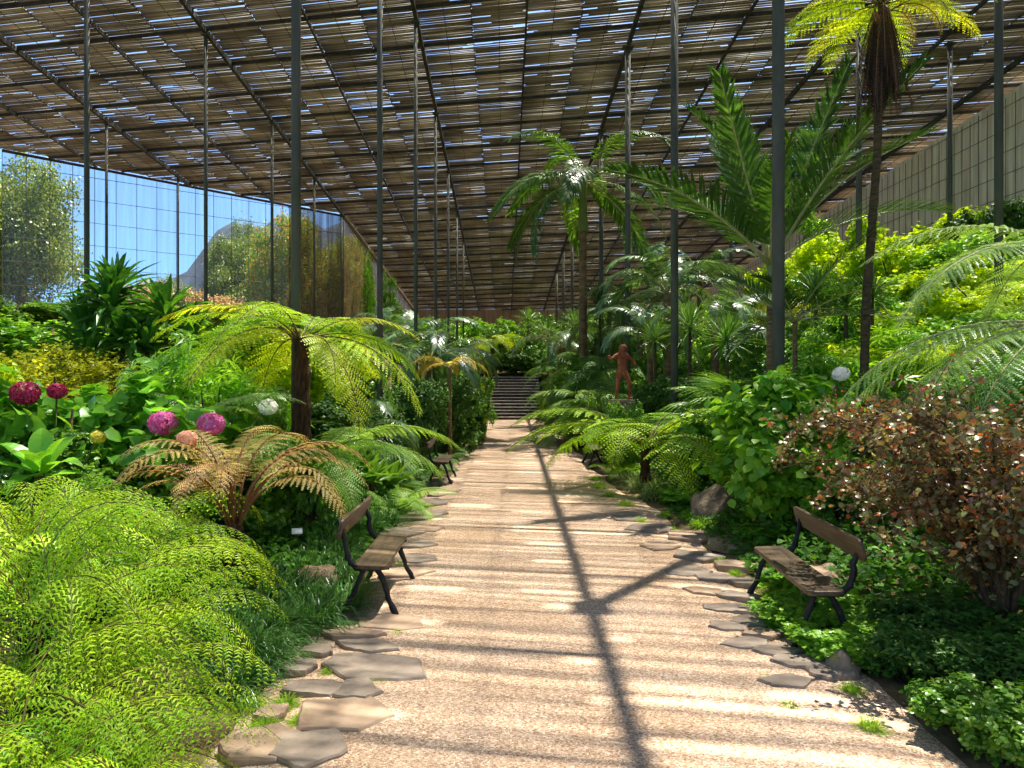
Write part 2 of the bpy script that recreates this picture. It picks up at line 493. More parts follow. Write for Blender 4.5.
def tuft_mesh(name, n, L, w, mats, seed=0, spread=0.12, lean=1.0):
    """grass-like clump of arching blades"""
    rn = random.Random(seed)
    mb = MB()
    for i in range(n):
        az = rn.uniform(0, 2 * PI)
        r = spread * math.sqrt(rn.random())
        el = rad(rn.uniform(24, 80))
        l = L * rn.uniform(0.6, 1.1)
        h = Vector((math.cos(az), math.sin(az), 0)); side = Vector((-h.y, h.x, 0))
        a2 = az + rn.uniform(-1, 1)
        base = Vector((math.cos(a2) * r, math.sin(a2) * r, 0))
        d = h * math.cos(el) * lean + Vector((0, 0, math.sin(el)))
        dr = rn.uniform(0.35, 0.85)
        vs = []
        for j in range(5):
            q = j / 4
            c = base + d * l * q - Vector((0, 0, dr * l * q * q))
            if c.z < 0.005: c.z = 0.005
            ww = w * (1 - q * q * 0.92)
            vs += [c - side * ww * .5, c + side * ww * .5]
        mb.add(vs, [(2 * j, 2 * j + 1, 2 * j + 3, 2 * j + 2) for j in range(4)], 0)
    return mb.mesh(name, mats)


LEAF_OVAL = (np.array([[0, 0, 0], [.30, .40, .10], [.34, 0, 0], [.30, -.40, .10], [.68, .34, .04], [.70, 0, -.03], [.68, -.34, .04], [1, 0, -.16]]),
             [(0, 2, 1), (0, 3, 2), (2, 5, 4, 1), (2, 3, 6, 5), (5, 7, 4), (5, 6, 7)])
LEAF_LANCE = (np.array([[0, 0, 0], [.4, .22, .06], [.45, 0, -.01], [.4, -.22, .06], [1, 0, -.2]]),
              [(0, 2, 4, 1), (0, 3, 4, 2)])
LEAF_SMALL = (np.array([[0, 0, 0], [.5, .42, .08], [.5, -.42, .08], [1, 0, -.08]]), [(0, 2, 3, 1)])
# deeply lobed palmate leaf (aralia): seven fingers around the stalk tip
_pv, _pf = [[0, 0, 0]], []
for _i in range(7):
    _a = rad(-132 + 44 * _i); _l = 1.0 - abs(_i - 3) * 0.11
    _b = len(_pv)
    _pv += [[math.cos(_a - .2) * _l * .45, math.sin(_a - .2) * _l * .45, .05], [math.cos(_a) * _l, math.sin(_a) * _l, -.16], [math.cos(_a + .2) * _l * .45, math.sin(_a + .2) * _l * .45, .05]]
    _pf.append((0, _b, _b + 1, _b + 2))
LEAF_PALMATE = (np.array(_pv), _pf)


def scatter_leaves(pos, nrm, size, tpl, rng, tilt=0.6, size_var=0.35):
    """place leaf template at pos; the blade faces nrm (jittered)"""
    n = len(pos)
    T, faces = tpl
    nr = nrm + rng.normal(0, tilt, (n, 3))
    nr /= np.linalg.norm(nr, axis=1, keepdims=True) + 1e-9
    a = rng.normal(0, 1, (n, 3)); a[:, 2] -= 0.5
    a -= nr * (a * nr).sum(1, keepdims=True)
    a /= np.linalg.norm(a, axis=1, keepdims=True) + 1e-9
    b = np.cross(nr, a)
    s = size * (1 + rng.uniform(-size_var, size_var, n))
    V = pos[:, None, :] + s[:, None, None] * (T[None, :, 0:1] * a[:, None, :] + T[None, :, 1:2] * b[:, None, :] + T[None, :, 2:3] * nr[:, None, :])
    k = len(T)
    loops = np.concatenate([np.array(f) for f in faces])
    sizes = np.array([len(f) for f in faces])
    L = (np.arange(n)[:, None] * k + loops[None, :]).ravel()
    return V.reshape(-1, 3), L, np.tile(sizes, n)


def bush_cloud(rng, n, lobes=9, zmin=0.12, flat=1.0, shell=0.25, per=26, tw=.05):
    """leaf positions on a lumpy crown (x,y within about .5, z 0..1), gathered on twig tips so that gaps stay open between them"""
    C = []
    for i in range(lobes + 6):
        a = rng.uniform(0, 2 * PI); r = 0.34 * math.sqrt(rng.uniform(0, 1))
        z = rng.uniform(0.22, 0.84) * (1 - 0.5 * (r / 0.5) ** 2)
        C.append((r * math.cos(a), r * math.sin(a), z, rng.uniform(0.10, 0.22)))
    C.append((0, 0, 0.4, 0.28))
    C = np.array(C)
    nt = max(24, n // per)
    w = C[:, 3] ** 2
    idx = rng.choice(len(C), nt * 3, p=w / w.sum())
    d = rng.normal(0, 1, (nt * 3, 3)); d[:, 2] += .25; d /= np.linalg.norm(d, axis=1, keepdims=True)
    rr = C[idx, 3] * (1 - shell * rng.random(nt * 3) ** 1.5 + 0.10 * rng.normal(0, 1, nt * 3))
    p = C[idx, :3] + d * rr[:, None] * np.array([1.05, 1.05, 1.0])
    ok = (p[:, 2] > zmin * rng.random(len(p)))
    dist = np.linalg.norm(p[:, None, :] - C[None, :, :3], axis=2) / C[None, :, 3]
    ok &= dist.min(1) > 0.62
    p = p[ok][:nt]; d = d[ok][:nt]
    k = n // len(p) + 1
    L = np.repeat(np.arange(len(p)), k)[:n]
    s_ = rng.uniform(-1, .7, len(L))
    q = p[L] + d[L] * (s_ * tw * 1.4)[:, None] + rng.normal(0, tw * .55, (len(L), 3))
    q[:, 2] = np.maximum(q[:, 2], .02)
    nn = d[L] * .55 + rng.normal(0, .15, (len(L), 3)) + np.array([0, 0, .7])
    return q, nn


def foliage_mesh(name, n, size, tpl, mat, seed, tilt=0.5, lobes=9, shell=0.3, zmin=0.12):
    rng = np.random.default_rng(seed)
    p, nn = bush_cloud(rng, n, lobes, zmin, shell=shell, per=12 if n < 1600 else 26, tw=max(.035, size * .75))
    V, L, S = scatter_leaves(p, nn, size, tpl, rng, tilt)
    return np_mesh(name, V, L, S, mat)


def bush_stem_mesh(name, seed, n=6, r=0.02, mat=None):
    rn = random.Random(seed)
    mb = MB()
    for i in range(n):
        a = 2 * PI * i / n + rn.uniform(-.4, .4)
        h = Vector((math.cos(a), math.sin(a), 0))
        pts = [h * 0.02 + Vector((0, 0, -0.15)), h * 0.06 + Vector((0, 0, 0.2)), h * rn.uniform(.12, .22) + Vector((0, 0, .45)), h * rn.uniform(.18, .34) + Vector((0, 0, rn.uniform(.6, .75)))]
        mb.tube(pts, [r, r * .85, r * .6, r * .25], 5)
    return mb.mesh(name, mat or M['stem_brown'])


# kinds of bush: (leaf count, leaf size relative to a bush of 1, template, material, tilt)
BK = {
    'lime': (5200, .062, LEAF_OVAL, 'leaf_lime', .5), 'fresh': (4200, .062, LEAF_OVAL, 'leaf_fresh', .5),
    'mid': (5000, .056, LEAF_OVAL, 'leaf_mid', .55), 'dark': (5400, .054, LEAF_OVAL, 'leaf_dark', .55),
    'olive': (7000, .036, LEAF_SMALL, 'leaf_olive', .7), 'big': (2600, .078, LEAF_OVAL, 'leaf_big', .45),
    'palmate': (620, .16, LEAF_PALMATE, 'leaf_fresh', .28), 'lance': (4600, .085, LEAF_LANCE, 'leaf_mid', .6),
    'lance_dark': (4600, .09, LEAF_LANCE, 'leaf_dark', .6), 'tree': (42000, .015, LEAF_SMALL, 'leaf_tree', .9),
    'flower_tree': (42000, .015, LEAF_SMALL, 'leaf_flower_tree', .9), 'pinkish': (9000, .03, LEAF_SMALL, 'leaf_pinkish', .8),
    'vine': (2200, .05, LEAF_OVAL, 'leaf_fresh', .8), 'palmate_lime': (640, .15, LEAF_PALMATE, 'leaf_lime', .3), 'small': (7000, .038, LEAF_OVAL, 'leaf_mid', .6), 'small_lime': (7000, .038, LEAF_OVAL, 'leaf_lime', .6),
}
_bm = {}
def bush_meshes(kind):
    if kind not in _bm:
        n, sz, tpl, mt, tilt = BK[kind.removesuffix('_fine')]
        if kind.endswith('_fine'): n, sz = int(n * 2.4), sz * .58
        h = sum(ord(c) for c in kind)
        _bm[kind] = [(foliage_mesh(f'foliage_{kind}_{i}', n, sz, tpl, M[mt], h * 10 + i, tilt, lobes=10 if n > 1000 else 7),
                      bush_stem_mesh(f'stem_{kind}_{i}', h + i)) for i in range(3)]
    return _bm[kind]


_bi = 0
def bush(px, ytop, d, wpx, kind, label, cat='shrub', name='shrub', group=None, hmin=0.35, fine=True):
    global _bi
    x = wx(px, d); y = d
    zb = G(x, y)
    h = max(hmin, wz(ytop, d) - zb)
    w = wpx / F * d
    big = w * w * h > (1.6 if 'palmate' not in kind else 12)
    f, st = bush_meshes(kind + '_fine' if big and fine and kind in BK else kind)[_bi % 3]; _bi += 1
    t = thing(name, label, cat, (x, y, zb - 0.02), U(0, 6.28), (w * 1.08, w * 1.08, h * 1.06), group)
    obj('foliage', f, t); obj('stem', st, t)
    return t


# ferns
STALKED = ('copper', 'tree_yellow', 'tree_bright', 'tree_green', 'tree_pale', 'palm_upright', 'palm_tall', 'palm_gold')
_stalk = {}
def split_stalk(me):
    nv = len(me.vertices); npg = len(me.polygons)
    co = np.empty(nv * 3, np.float32); me.vertices.foreach_get('co', co); co = co.reshape(-1, 3)
    ls = np.empty(npg, np.int32); me.polygons.foreach_get('loop_total', ls)
    mi = np.empty(npg, np.int32); me.polygons.foreach_get('material_index', mi)
    lv = np.empty(len(me.loops), np.int32); me.loops.foreach_get('vertex_index', lv)
    lm = np.repeat(mi, ls)
    out = []
    for k in (0, 1):
        L = lv[lm == k]; u, inv = np.unique(L, return_inverse=True)
        out.append(np_mesh(me.name + ('_blade', '_stalk')[k], co[u], inv, ls[mi == k], me.materials[k], smooth=k == 1))
    bpy.data.meshes.remove(me)
    _stalk[out[0].name] = out[1]
    return out[0]


def frond_obj(name, me, t, mw):
    o = obj(name, me, t, mw=mw)
    if me.name in _stalk: obj('stalk', _stalk[me.name], o)
    return o


_fm = {}
def fronds(kind):
    if kind in _fm: return _fm[kind]
    r = []
    for i in range(4):
        if kind == 'lacy':
            m = frond_mesh(f'frond_lacy_{i}', 1.5, 80 - 5 * i, -50 - 10 * i, 17, .29, 11, .042, [M['fern_bright'], M['rachis']], .85 + .2 * (i % 2), .14, .007, i, 1.1, 0.3 * (i - 1.5), (14, 44), .24)
        elif kind == 'tree_yellow':
            m = frond_mesh(f'frond_tyel_{i}', 1.75, 42 - 6 * i, -42 - 8 * i, 24, .46, 13, .044, [M['fern_yellow'] if i % 2 else M['fern_bright'], M['rachis']], .28, .16, .014, 10 + i)
        elif kind == 'tree_green':
            m = frond_mesh(f'frond_tgr_{i}', 1.7, 48 - 6 * i, -44 - 6 * i, 32, .44, 15, .038, [M['fern_mid'], M['rachis']], .32, .15, .013, 20 + i)
        elif kind == 'tree_bright':
            m = frond_mesh(f'frond_tbr_{i}', 1.75, 60 - 5 * i, -30 - 6 * i, 26, .48, 12, .046, [M['fern_bright'], M['rachis']], .3, .15, .013, 24 + i)
        elif kind == 'tree_pale':
            m = frond_mesh(f'frond_tpale_{i}', 2.3, 34 - 5 * i, -40 - 8 * i, 38, .52, 20, .034, [M['fern_pale'], M['rachis_pale']], .35, .14, .016, 30 + i)
        elif kind == 'copper':
            m = frond_mesh(f'frond_cop_{i}', 1.7, 86 - 4 * i, -46 - 10 * i, 21, .27, 12, .031, [M['fern_copper'], M['rachis_copper']], .3, .34, .016, 40 + i, 1.5, 0, (15, 45), .33)
        elif kind == 'deep':
            m = frond_mesh(f'frond_deep_{i}', 1.3, 62 - 5 * i, -50 - 8 * i, 24, .36, 10, .040, [M['fern_deep'], M['rachis']], .4, .15, .010, 50 + i)
        elif kind == 'dead':
            m = frond_mesh(f'frond_dead_{i}', 1.35, -74 - 4 * i, -90, 20, .15, 6, .04, [M['fern_dead'], M['rachis_copper']], .8, .1, .014, 60 + i)
        elif kind == 'palm_tall':
            m = palm_frond_mesh(f'frond_ptall_{i}', 3.0, 44 - 12 * i, -46 - 8 * i, 66, .66, .036, [M['palm_green'], M['rachis_pale']], .55, .2, .024, 70 + i)
        elif kind == 'palm_upright':
            m = palm_frond_mesh(f'frond_pup_{i}', 3.5, 64 - 4 * i, 36 - 10 * i, 62, .84, .044, [M['palm_dark'], M['rachis_pale']], .10, .14, .036, 80 + i, (40, 66), .30)
        elif kind == 'palm_silver':
            m = palm_frond_mesh(f'frond_psil_{i}', 2.2, 70 - 8 * i, -50 - 14 * i, 54, .50, .034, [M['palm_silver'], M['rachis_pale']], .5, .2, .018, 90 + i, pw=1.3)
        elif kind == 'palm_gold':
            m = palm_frond_mesh(f'frond_pgold_{i}', 1.9, 58 - 8 * i, -60, 36, .42, .036, [M['palm_gold'], M['rachis_pale']], .6, .2, .016, 100 + i)
        elif kind == 'cycad':
            m = palm_frond_mesh(f'frond_cyc_{i}', 1.3, 60 - 12 * i, -20 - 12 * i, 40, .2, .016, [M['palm_dark'], M['rachis']], .15, .12, .012, 110 + i)
        r.append(split_stalk(m) if kind in STALKED else m)
    _fm[kind] = r
    return r


def put_fronds(t, kind, n, z, pitch=(-12, 12), scl=(0.85, 1.1), r=0.03, az0=None, az=None, name='frond', rn=random):
    ms = fronds(kind)
    for i in range(n):
        a = (az0 or 0) + i * 2.39996 + rn.uniform(-.25, .25) if az is None else rad(az[i])
        p = rad(rn.uniform(*pitch)); s = rn.uniform(*scl)
        mw = Matrix.Translation((r * math.cos(a), r * math.sin(a), z)) @ Matrix.Rotation(a, 4, 'Z') @ Matrix.Rotation(-p, 4, 'Y') @ Matrix.Rotation(rad(rn.uniform(-14, 14)), 4, 'X') @ Matrix.Scale(s, 4)
        frond_obj(name, ms[i % 4], t, mw)


def fern(x, y, kind, label, n=14, s=1.0, group=None, pitch=(-14, 14), z=None, name='fern', cat='fern', rot=None):
    t = thing(name, label, cat, (x, y, G(x, y) if z is None else z), U(0, 6.28) if rot is None else rot, s, group)
    put_fronds(t, kind, n, 0.0, pitch)
    return t


def trunk_mesh(name, pts, r0, r1, mat, rings=0, seed=0, shag=0.0, n=12):
    rn = random.Random(seed)
    P = [Vector(p) for p in pts]
    K = max(12, int(sum((P[i + 1] - P[i]).length for i in range(len(P) - 1)) / 0.12))
    q, rs = [], []
    for i in range(K + 1):
        x = i / K * (len(P) - 1); j = min(int(x), len(P) - 2)
        q.append(P[j].lerp(P[j + 1], x - j))
        rs.append(lerp(r0, r1, i / K) * (1 + shag * rn.uniform(-1, 1)) * (1.05 if rings and i % 2 else 1.0))
    mb = MB(); mb.tube(q, rs, n)
    return mb.mesh(name, mat)


def tree_fern(x, y, h, kind, label, n=14, s=1.0, r=0.10, pitch=(-10, 14), z=None, group=None, rot=None, az=None, scl=(.88, 1.1)):
    t = thing('tree_fern', label, 'tree fern', (x, y, (G(x, y) if z is None else z) - 0.05), U(0, 6.28) if rot is None else rot, s, group)
    h /= s
    obj('trunk', trunk_mesh('fern_trunk', [(0, 0, -.1), (0.03, 0.02, h * .5), (0, 0, h)], r * 1.15, r * .9, M['fern_trunk'], seed=int(x * 10), shag=.14), t)
    put_fronds(t, kind, n, h - 0.03, pitch, scl, r * .6, az=az)
    return t


def palm(x, y, h, kind, label, n=12, s=1.0, r=0.08, pitch=(-15, 15), shaft=0.0, group=None, z=None, rot=None, lean=0.0, name='palm_tree'):
    t = thing(name, label, 'palm', (x, y, (G(x, y) if z is None else z) - 0.05), U(0, 6.28) if rot is None else rot, s, group)
    h /= s; shaft /= s
    if h > 0.15:
        obj('trunk', trunk_mesh('palm_trunk', [(0, 0, -.1), (lean * .6, 0, h * .5), (lean, 0, h - shaft)], r * 1.2, r, M['palm_trunk'], rings=1, seed=int(x * 10)), t)
        if shaft: obj('crownshaft', trunk_mesh('crownshaft', [(lean, 0, h - shaft - .02), (lean, 0, h - shaft * .6), (lean, 0, h + .1)], r * 1.5, r * .8, M['crownshaft']), t)
    sub = t
    ms = fronds(kind)
    for i in range(n):
        a = i * 2.39996 + U(-.25, .25)
        p = rad(lerp(pitch[1], pitch[0], i / max(1, n - 1)) + U(-5, 5))
        mw = Matrix.Translation((lean + r * .5 * math.cos(a), r * .5 * math.sin(a), h)) @ Matrix.Rotation(a, 4, 'Z') @ Matrix.Rotation(-p, 4, 'Y') @ Matrix.Rotation(rad(U(-25, 25)), 4, 'X') @ Matrix.Scale(U(.85, 1.08), 4)
        frond_obj('frond', ms[i % 4], t, mw)
    return t


_rm = {}
def rosette(kind):
    if kind not in _rm:
        if kind == 'dracaena': _rm[kind] = [strap_rosette(f'ros_dr_{i}', 48, 1.05, .125, M['strap_dark'], (4, 95), .38, i) for i in range(2)]
        if kind == 'yucca': _rm[kind] = [strap_rosette(f'ros_yu_{i}', 110, .8, .028, M['yucca'], (3, 120), .12, 5 + i, seg=3) for i in range(2)]
        if kind == 'spiky_dark': _rm[kind] = [strap_rosette(f'ros_sd_{i}', 110, .9, .03, M['palm_dark'], (3, 120), .25, 15 + i, seg=3) for i in range(2)]
        if kind == 'agave': _rm[kind] = [strap_rosette(f'ros_ag_{i}', 26, .85, .13, M['leaf_mid'], (8, 75), .25, 9 + i, fold=.3) for i in range(2)]
        if kind == 'paddle': _rm[kind] = [strap_rosette(f'ros_pd_{i}', 11, .8, .25, M['leaf_big'], (12, 80), .42, 29 + i, fold=.12, seg=7) for i in range(2)]
        if kind == 'fan': _rm[kind] = [fan_mesh(f'ros_fan_{i}', i) for i in range(2)]
    return _rm[kind]


def fan_mesh(name, seed):
    """round pleated leaf of a fan palm on its stalk, along +X"""
    mb = MB(); rn = random.Random(seed)
    mb.tube([(0, 0, 0), (.35, 0, .32), (.7, 0, .5)], [.014, .012, .01], 5, 1)
    c = Vector((.7, 0, .5))
    for i in range(26):
        a = rad(-140 + 280 * i / 25)
        d = Vector((math.cos(a), math.sin(a), -0.25)).normalized(); sd = d.cross(Vector((0, 0, 1))).normalized()
        l = .62 * (1 - .12 * abs(a) / 2.4) * rn.uniform(.92, 1.05); vs = []
        for j in range(4):
            q = j / 3; w = (.012, .045, .035, .004)[j]
            p = c + d * l * q - Vector((0, 0, .22 * l * q * q * q)); u = Vector((0, 0, .012 * (1 if q < .7 else .2)))
            vs += [p - sd * w * .5 + u, p, p + sd * w * .5 + u]
        fs = []
        for j in range(3):
            b = 3 * j; fs += [(b, b + 1, b + 4, b + 3), (b + 1, b + 2, b + 5, b + 4)]
        mb.add(vs, fs, 0)
    return mb.mesh(name, [M['yucca'], M['rachis']])


def cane_plant(x, y, heads, kind, label, name='dracaena', cat='dracaena', s=1.0, group=None, z=None):
    """canes topped by leaf rosettes; heads = [(dx, dy, height, scale)]"""
    t = thing(name, label, cat, (x, y, (G(x, y) if z is None else z) - 0.04), 0, s, group)
    for i, (dx, dy, h, k) in enumerate(heads):
        if h > 0.12: obj('stem', trunk_mesh('cane', [(dx * .2, dy * .2, -.05), (dx * .7, dy * .7, h * .5), (dx, dy, h)], .05, .035, M['slim_trunk'], rings=1, n=8), t)
        obj('foliage', rosette(kind)[i % 2], t, (dx, dy, h), (U(-.15, .15), U(-.15, .15), U(0, 6)), (k, k, k))
    return t


_tm = {}
def tuft(x, y, kind, label, s=1.0, group=None, name='grass_tuft'):
    if kind not in _tm:
        mt = {'dark': 'grass_dark', 'bright': 'grass_bright', 'var': 'grass_variegated'}[kind]
        _tm[kind] = [tuft_mesh(f'tuft_{kind}_{i}', 260, .52, .012, M[mt], i, .13) for i in range(3)]
    o = obj(name, _tm[kind][random.randrange(3)], None, (x, y, G(x, y) - .01), (0, 0, U(0, 6.28)), (s, s, s * U(.85, 1.1)))
    return tag(o, label, 'grass', group)


# ================================================================== SETTING
def roof_z(y): return EYE + 12.3 - 0.063 * y
SKEW = 0.1825       # the cross members run a little askew
def left_edge(y):
    if y < 32.8: return -22.0
    if y < 42.8: return -22.0 + (y - 32.8) * 1.28
    return -9.2


# ground
def grid_ground():
    xs = np.concatenate([np.arange(-34, -4, 1.0), np.arange(-4, 6, .25), np.arange(6, 26, 1.0)])
    ys = np.concatenate([np.arange(-8, 2, 1.0), np.arange(2, 16, .3), np.arange(16, 84, .8)])
    V = []
    for y in ys:
        for x in xs:
            z = G(x, y)
            off = max(0, abs(x - .5) - 1.6)
            z += noise.noise((x * .9, y * .9, 0)) * min(.12, off * .12) + noise.noise((x * 3.1, y * 3.1, 5)) * min(.03, off * .05)
            if -1.6 < x < 2.45 and y < 39.6: z = -0.03
            if -1.0 < x < 2.4 and 39.4 < y < 45.5: z = -0.3
            V.append((x, y, z - 0.015))
    nx = len(xs); L = []
    for j in range(len(ys) - 1):
        for i in range(nx - 1): L += [j * nx + i, j * nx + i + 1, (j + 1) * nx + i + 1, (j + 1) * nx + i]
    me = np_mesh('ground', V, L, [4] * (len(L) // 4), M['soil'], smooth=True)
    struct('ground', me)
grid_ground()

V, L = [], []
NY = 160
for j in range(NY + 1):
    y = -3 + (42.6) * j / NY
    e = noise.noise((0.3, y * .7, 2)) * .10 + noise.noise((0.3, y * 2.3, 2)) * .05
    e2 = noise.noise((7.3, y * .7, 2)) * .12 + noise.noise((7.3, y * 2.3, 2)) * .06
    a, b = -1.50 + e * 1.5 + .35 * sstep(9, 16, y), 2.32 + e2 * 1.5 - .30 * sstep(10, 16, y)
    for i in range(9): V.append((lerp(a, b, i / 8), y, 0.0 + (0.012 if 0 < i < 8 else -0.03)))
for j in range(NY):
    for i in range(8): L += [j * 9 + i, j * 9 + i + 1, (j + 1) * 9 + i + 1, (j + 1) * 9 + i]
struct('path', np_mesh('path', V, L, [4] * (len(L) // 4), M['gravel'], smooth=True))

# roof: reed slats in mats with gaps, wires, beams
def build_roof():
    C, A = [], []
    y = -14.0
    cols = [-25.6 + 3.28 * k for k in range(15)]
    rn = random.Random(3)
    slats = []
    rows = 0
    ph = {}
    while y < 78:
        for k in range(len(cols) - 1):
            for hf in range(2):
                mat_no = (k, hf, int((y + 200) / 2.19))
                if mat_no not in ph: ph[mat_no] = rn.uniform(-.010, .010)
                x0 = cols[k] + 1.64 * hf + rn.uniform(-.05, .03); x1 = cols[k] + 1.64 * (hf + 1) + rn.uniform(-.03, .05)
                yy = y + ph[mat_no] + rn.uniform(-.009, .009)
                ye = yy - SKEW * (x0 + x1) / 2
                nz = noise.noise((x0 * .35, ye * .55, 1.3))
                if rn.random() < 0.005 + max(0, nz - .24) * .26: continue
                le = left_edge(ye) - .25
                if x1 < le: continue
                x0 = max(x0, le)
                if ye > 76.2 or x1 > 19.6: continue
                if rn.random() < .11:
                    # broken or shifted slat
                    if rn.random() < .5: x0 += rn.uniform(0, .8)
                    else: x1 -= rn.uniform(0, .8)
                slats.append((x0, x1, yy, rn.uniform(-.02, .02), rn.uniform(-.010, .012), rn.uniform(.030, .042)))
        y += .061
    S = np.array(slats)
    n = len(S)
    T = np.array([[a, b, c] for a in (0, 1) for b in (-.5, .5) for c in (0, 1)], float)
    X = S[:, 0:1] + (S[:, 1:2] - S[:, 0:1]) * T[None, :, 0]
    Y = S[:, 2:3] + S[:, 3:4] * (T[None, :, 0] - .5) + S[:, 5:6] * T[None, :, 1] - SKEW * X
    Z = EYE + 12.3 - .063 * Y + S[:, 4:5] + 0.12 + .026 * T[None, :, 2]
    Vt = np.stack([X, Y, Z], -1).reshape(-1, 3)
    fc = np.array([(0, 1, 3, 2), (4, 6, 7, 5), (0, 4, 5, 1), (2, 3, 7, 6), (0, 2, 6, 4), (1, 5, 7, 3)])
    Lp = (np.arange(n)[:, None] * 8 + fc.ravel()[None, :]).ravel()
    mi = np.zeros(n * 6, int)
    # wires under the mats, running along the garden
    mb = MB()
    x = -25.6
    while x < 19:
        ys = [yy for yy in np.arange(-14, 77, 1.0) if left_edge(yy) < x]
        if ys:
            mb.tube([(x, ys[0], roof_z(ys[0]) + .10), (x, ys[-1], roof_z(ys[-1]) + .10)], .011, 4, cap=False)
        x += .82
    V2 = np.array([tuple(v) for v in mb.v]); L2 = np.array([i for f in mb.f for i in f]) + len(Vt)
    me = np_mesh('ceiling', np.concatenate([Vt, V2]), np.concatenate([Lp, L2]), [4] * (n * 6 + len(mb.f)), [M['slat'], M['wire']], list(mi) + [1] * len(mb.f))
    struct('ceiling', me)
    # long beams
    for k, x in enumerate(c for c in cols[1:-1] if c > -22):
        y0 = -14.0; y1 = min(76.2, max(yy for yy in np.arange(-14, 77, .2) if left_edge(yy) <= x + .01))
        main = abs((x - 3.9) / 6.56 - round((x - 3.9) / 6.56)) < .1
        w, h = (.11, .15) if main else (.06, .09)
        mb = MB()
        vs = []
        for yy in (y0, y1):
            z = roof_z(yy) + .06
            vs += [(x - w / 2, yy, z - h), (x + w / 2, yy, z - h), (x + w / 2, yy, z), (x - w / 2, yy, z)]
        mb.add(vs, [(0, 1, 2, 3), (7, 6, 5, 4), (0, 4, 5, 1), (1, 5, 6, 2), (2, 6, 7, 3), (3, 7, 4, 0)])
        struct('roof_beam', mb.mesh('roof_beam', M['steel_dark']))
    # cross beams
    yy = -11.5
    i = 0
    while yy < 78:
        main = False
        w, h = .06, .10
        xa, xb = -22.2, 19.4
        # trim to the netted corner
        while xa < 0 and left_edge(yy - SKEW * xa) > xa: xa += .2
        if yy - SKEW * xb < 76:
            xs0 = xb
            while yy - SKEW * xa > 76.2: xa += .2
            mb = MB(); vs = []
            for x in (xa, xb):
                y = yy - SKEW * x; z = roof_z(y) + .10
                vs += [(x, y - w / 2, z - h), (x, y + w / 2, z - h), (x, y + w / 2, z), (x, y - w / 2, z)]
            mb.add(vs, [(3, 2, 1, 0), (4, 5, 6, 7), (1, 5, 4, 0), (2, 6, 5, 1), (3, 7, 6, 2), (0, 4, 7, 3)])
            struct('cross_beam', mb.mesh('cross_beam', M['steel_dark']))
        yy += 2.19
build_roof()


def wall_panel(name, p0, p1, zb, zt0, zt1, mat, th=.03):
    mb = MB()
    a, b = Vector((p0[0], p0[1], 0)), Vector((p1[0], p1[1], 0))
    d = (b - a).normalized(); nn = Vector((-d.y, d.x, 0)) * th / 2
    vs = []
    for q, z in ((a, (zb, zt0)), (b, (zb, zt1))):
        for s in (-1, 1):
            for zz in z: vs.append(q + nn * s + Vector((0, 0, zz)))
    mb.add(vs, [(0, 1, 3, 2), (4, 6, 7, 5), (0, 4, 5, 1), (2, 3, 7, 6), (0, 2, 6, 4), (1, 5, 7, 3)])
    return struct(name, mb.mesh(name, mat))


def grid_wires(name, p0, p1, zb, zt0, zt1, du, dz, r, mat, off=.05):
    mb = MB()
    a, b = Vector((p0[0], p0[1], 0)), Vector((p1[0], p1[1], 0))
    L_ = (b - a).length; d = (b - a).normalized(); nn = Vector((d.y, -d.x, 0)) * off
    u = 0
    while u <= L_:
        q = a + d * u + nn; zt = lerp(zt0, zt1, u / L_)
        mb.tube([q + Vector((0, 0, zb)), q + Vector((0, 0, zt))], r, 4, cap=False); u += du
    z = zb
    while z < max(zt0, zt1):
        u0, u1 = 0, L_
        if z > min(zt0, zt1):
            f = (z - zt0) / (zt1 - zt0) * L_
            if zt0 > zt1: u1 = f
            else: u0 = f
        mb.tube([a + d * u0 + nn + Vector((0, 0, z)), a + d * u1 + nn + Vector((0, 0, z))], r, 4, cap=False); z += dz
    return struct(name, mb.mesh(name, mat))


P0, P1 = (-22.0, 32.8), (-9.2, 42.8)
P00 = (-23.6, 22.0)
def mid(t): return (lerp(P0[0], P1[0], t), lerp(P0[1], P1[1], t))
zA, zB = roof_z(32.8), roof_z(42.8)
wall_panel('wall_left', P0, mid(.80), 5.2, zA, lerp(zA, zB, .80), M['net_clear'], .012)
wall_panel('wall_left_end', mid(.80), P1, 5.2, lerp(zA, zB, .80), zB, M['net_brown'], .012)
grid_wires('trim_1', P0, P1, 5.2, zA, zB, .9, 1.05, .014, M['steel'])
wall_panel('trim_2', P0, P1, 5.05, 5.25, 5.25, M['steel_dark'], .10)
wall_panel('wall_corner', P1, (-9.2, 76.2), 3.0, zB - .1, roof_z(76.2) - .1, M['net_brown'], .04)
wall_panel('wall_back', (-9.2, 76.3), (18.2, 76.3), 3.0, 9.5, 9.5, M['wall_back'], .12)
wall_panel('wall_right', (18.4, 4), (17.2, 76.3), 2.0, roof_z(4) - .25, roof_z(76.3) - .25, M['wall_board'], .2)
grid_wires('trim_3', (17.2, 76.3), (18.4, 4), 2.2, roof_z(76.3) - .4, roof_z(4) - .4, .5, .8, .010, M['steel_dark'], .13)
# tan coping beam that runs back from the netted corner
wall_panel('trim_4', (-9.0, 43), (-9.0, 76), zB - .5, zB - .1, zB - .1, M['wall_back'], .1) if False else None


mb = MB(); mb.tube([(P0[0], P0[1], zA - .02), (P1[0], P1[1], zB - .02)], .07, 8); struct('trim_5', mb.mesh('trim_5', M['steel_dark']))
mb = MB(); mb.tube([(-9.2, 42.8, zB - .05), (-9.2, 76, roof_z(76) - .05)], .12, 8); struct('trim_6', mb.mesh('trim_6', M['wall_back']))

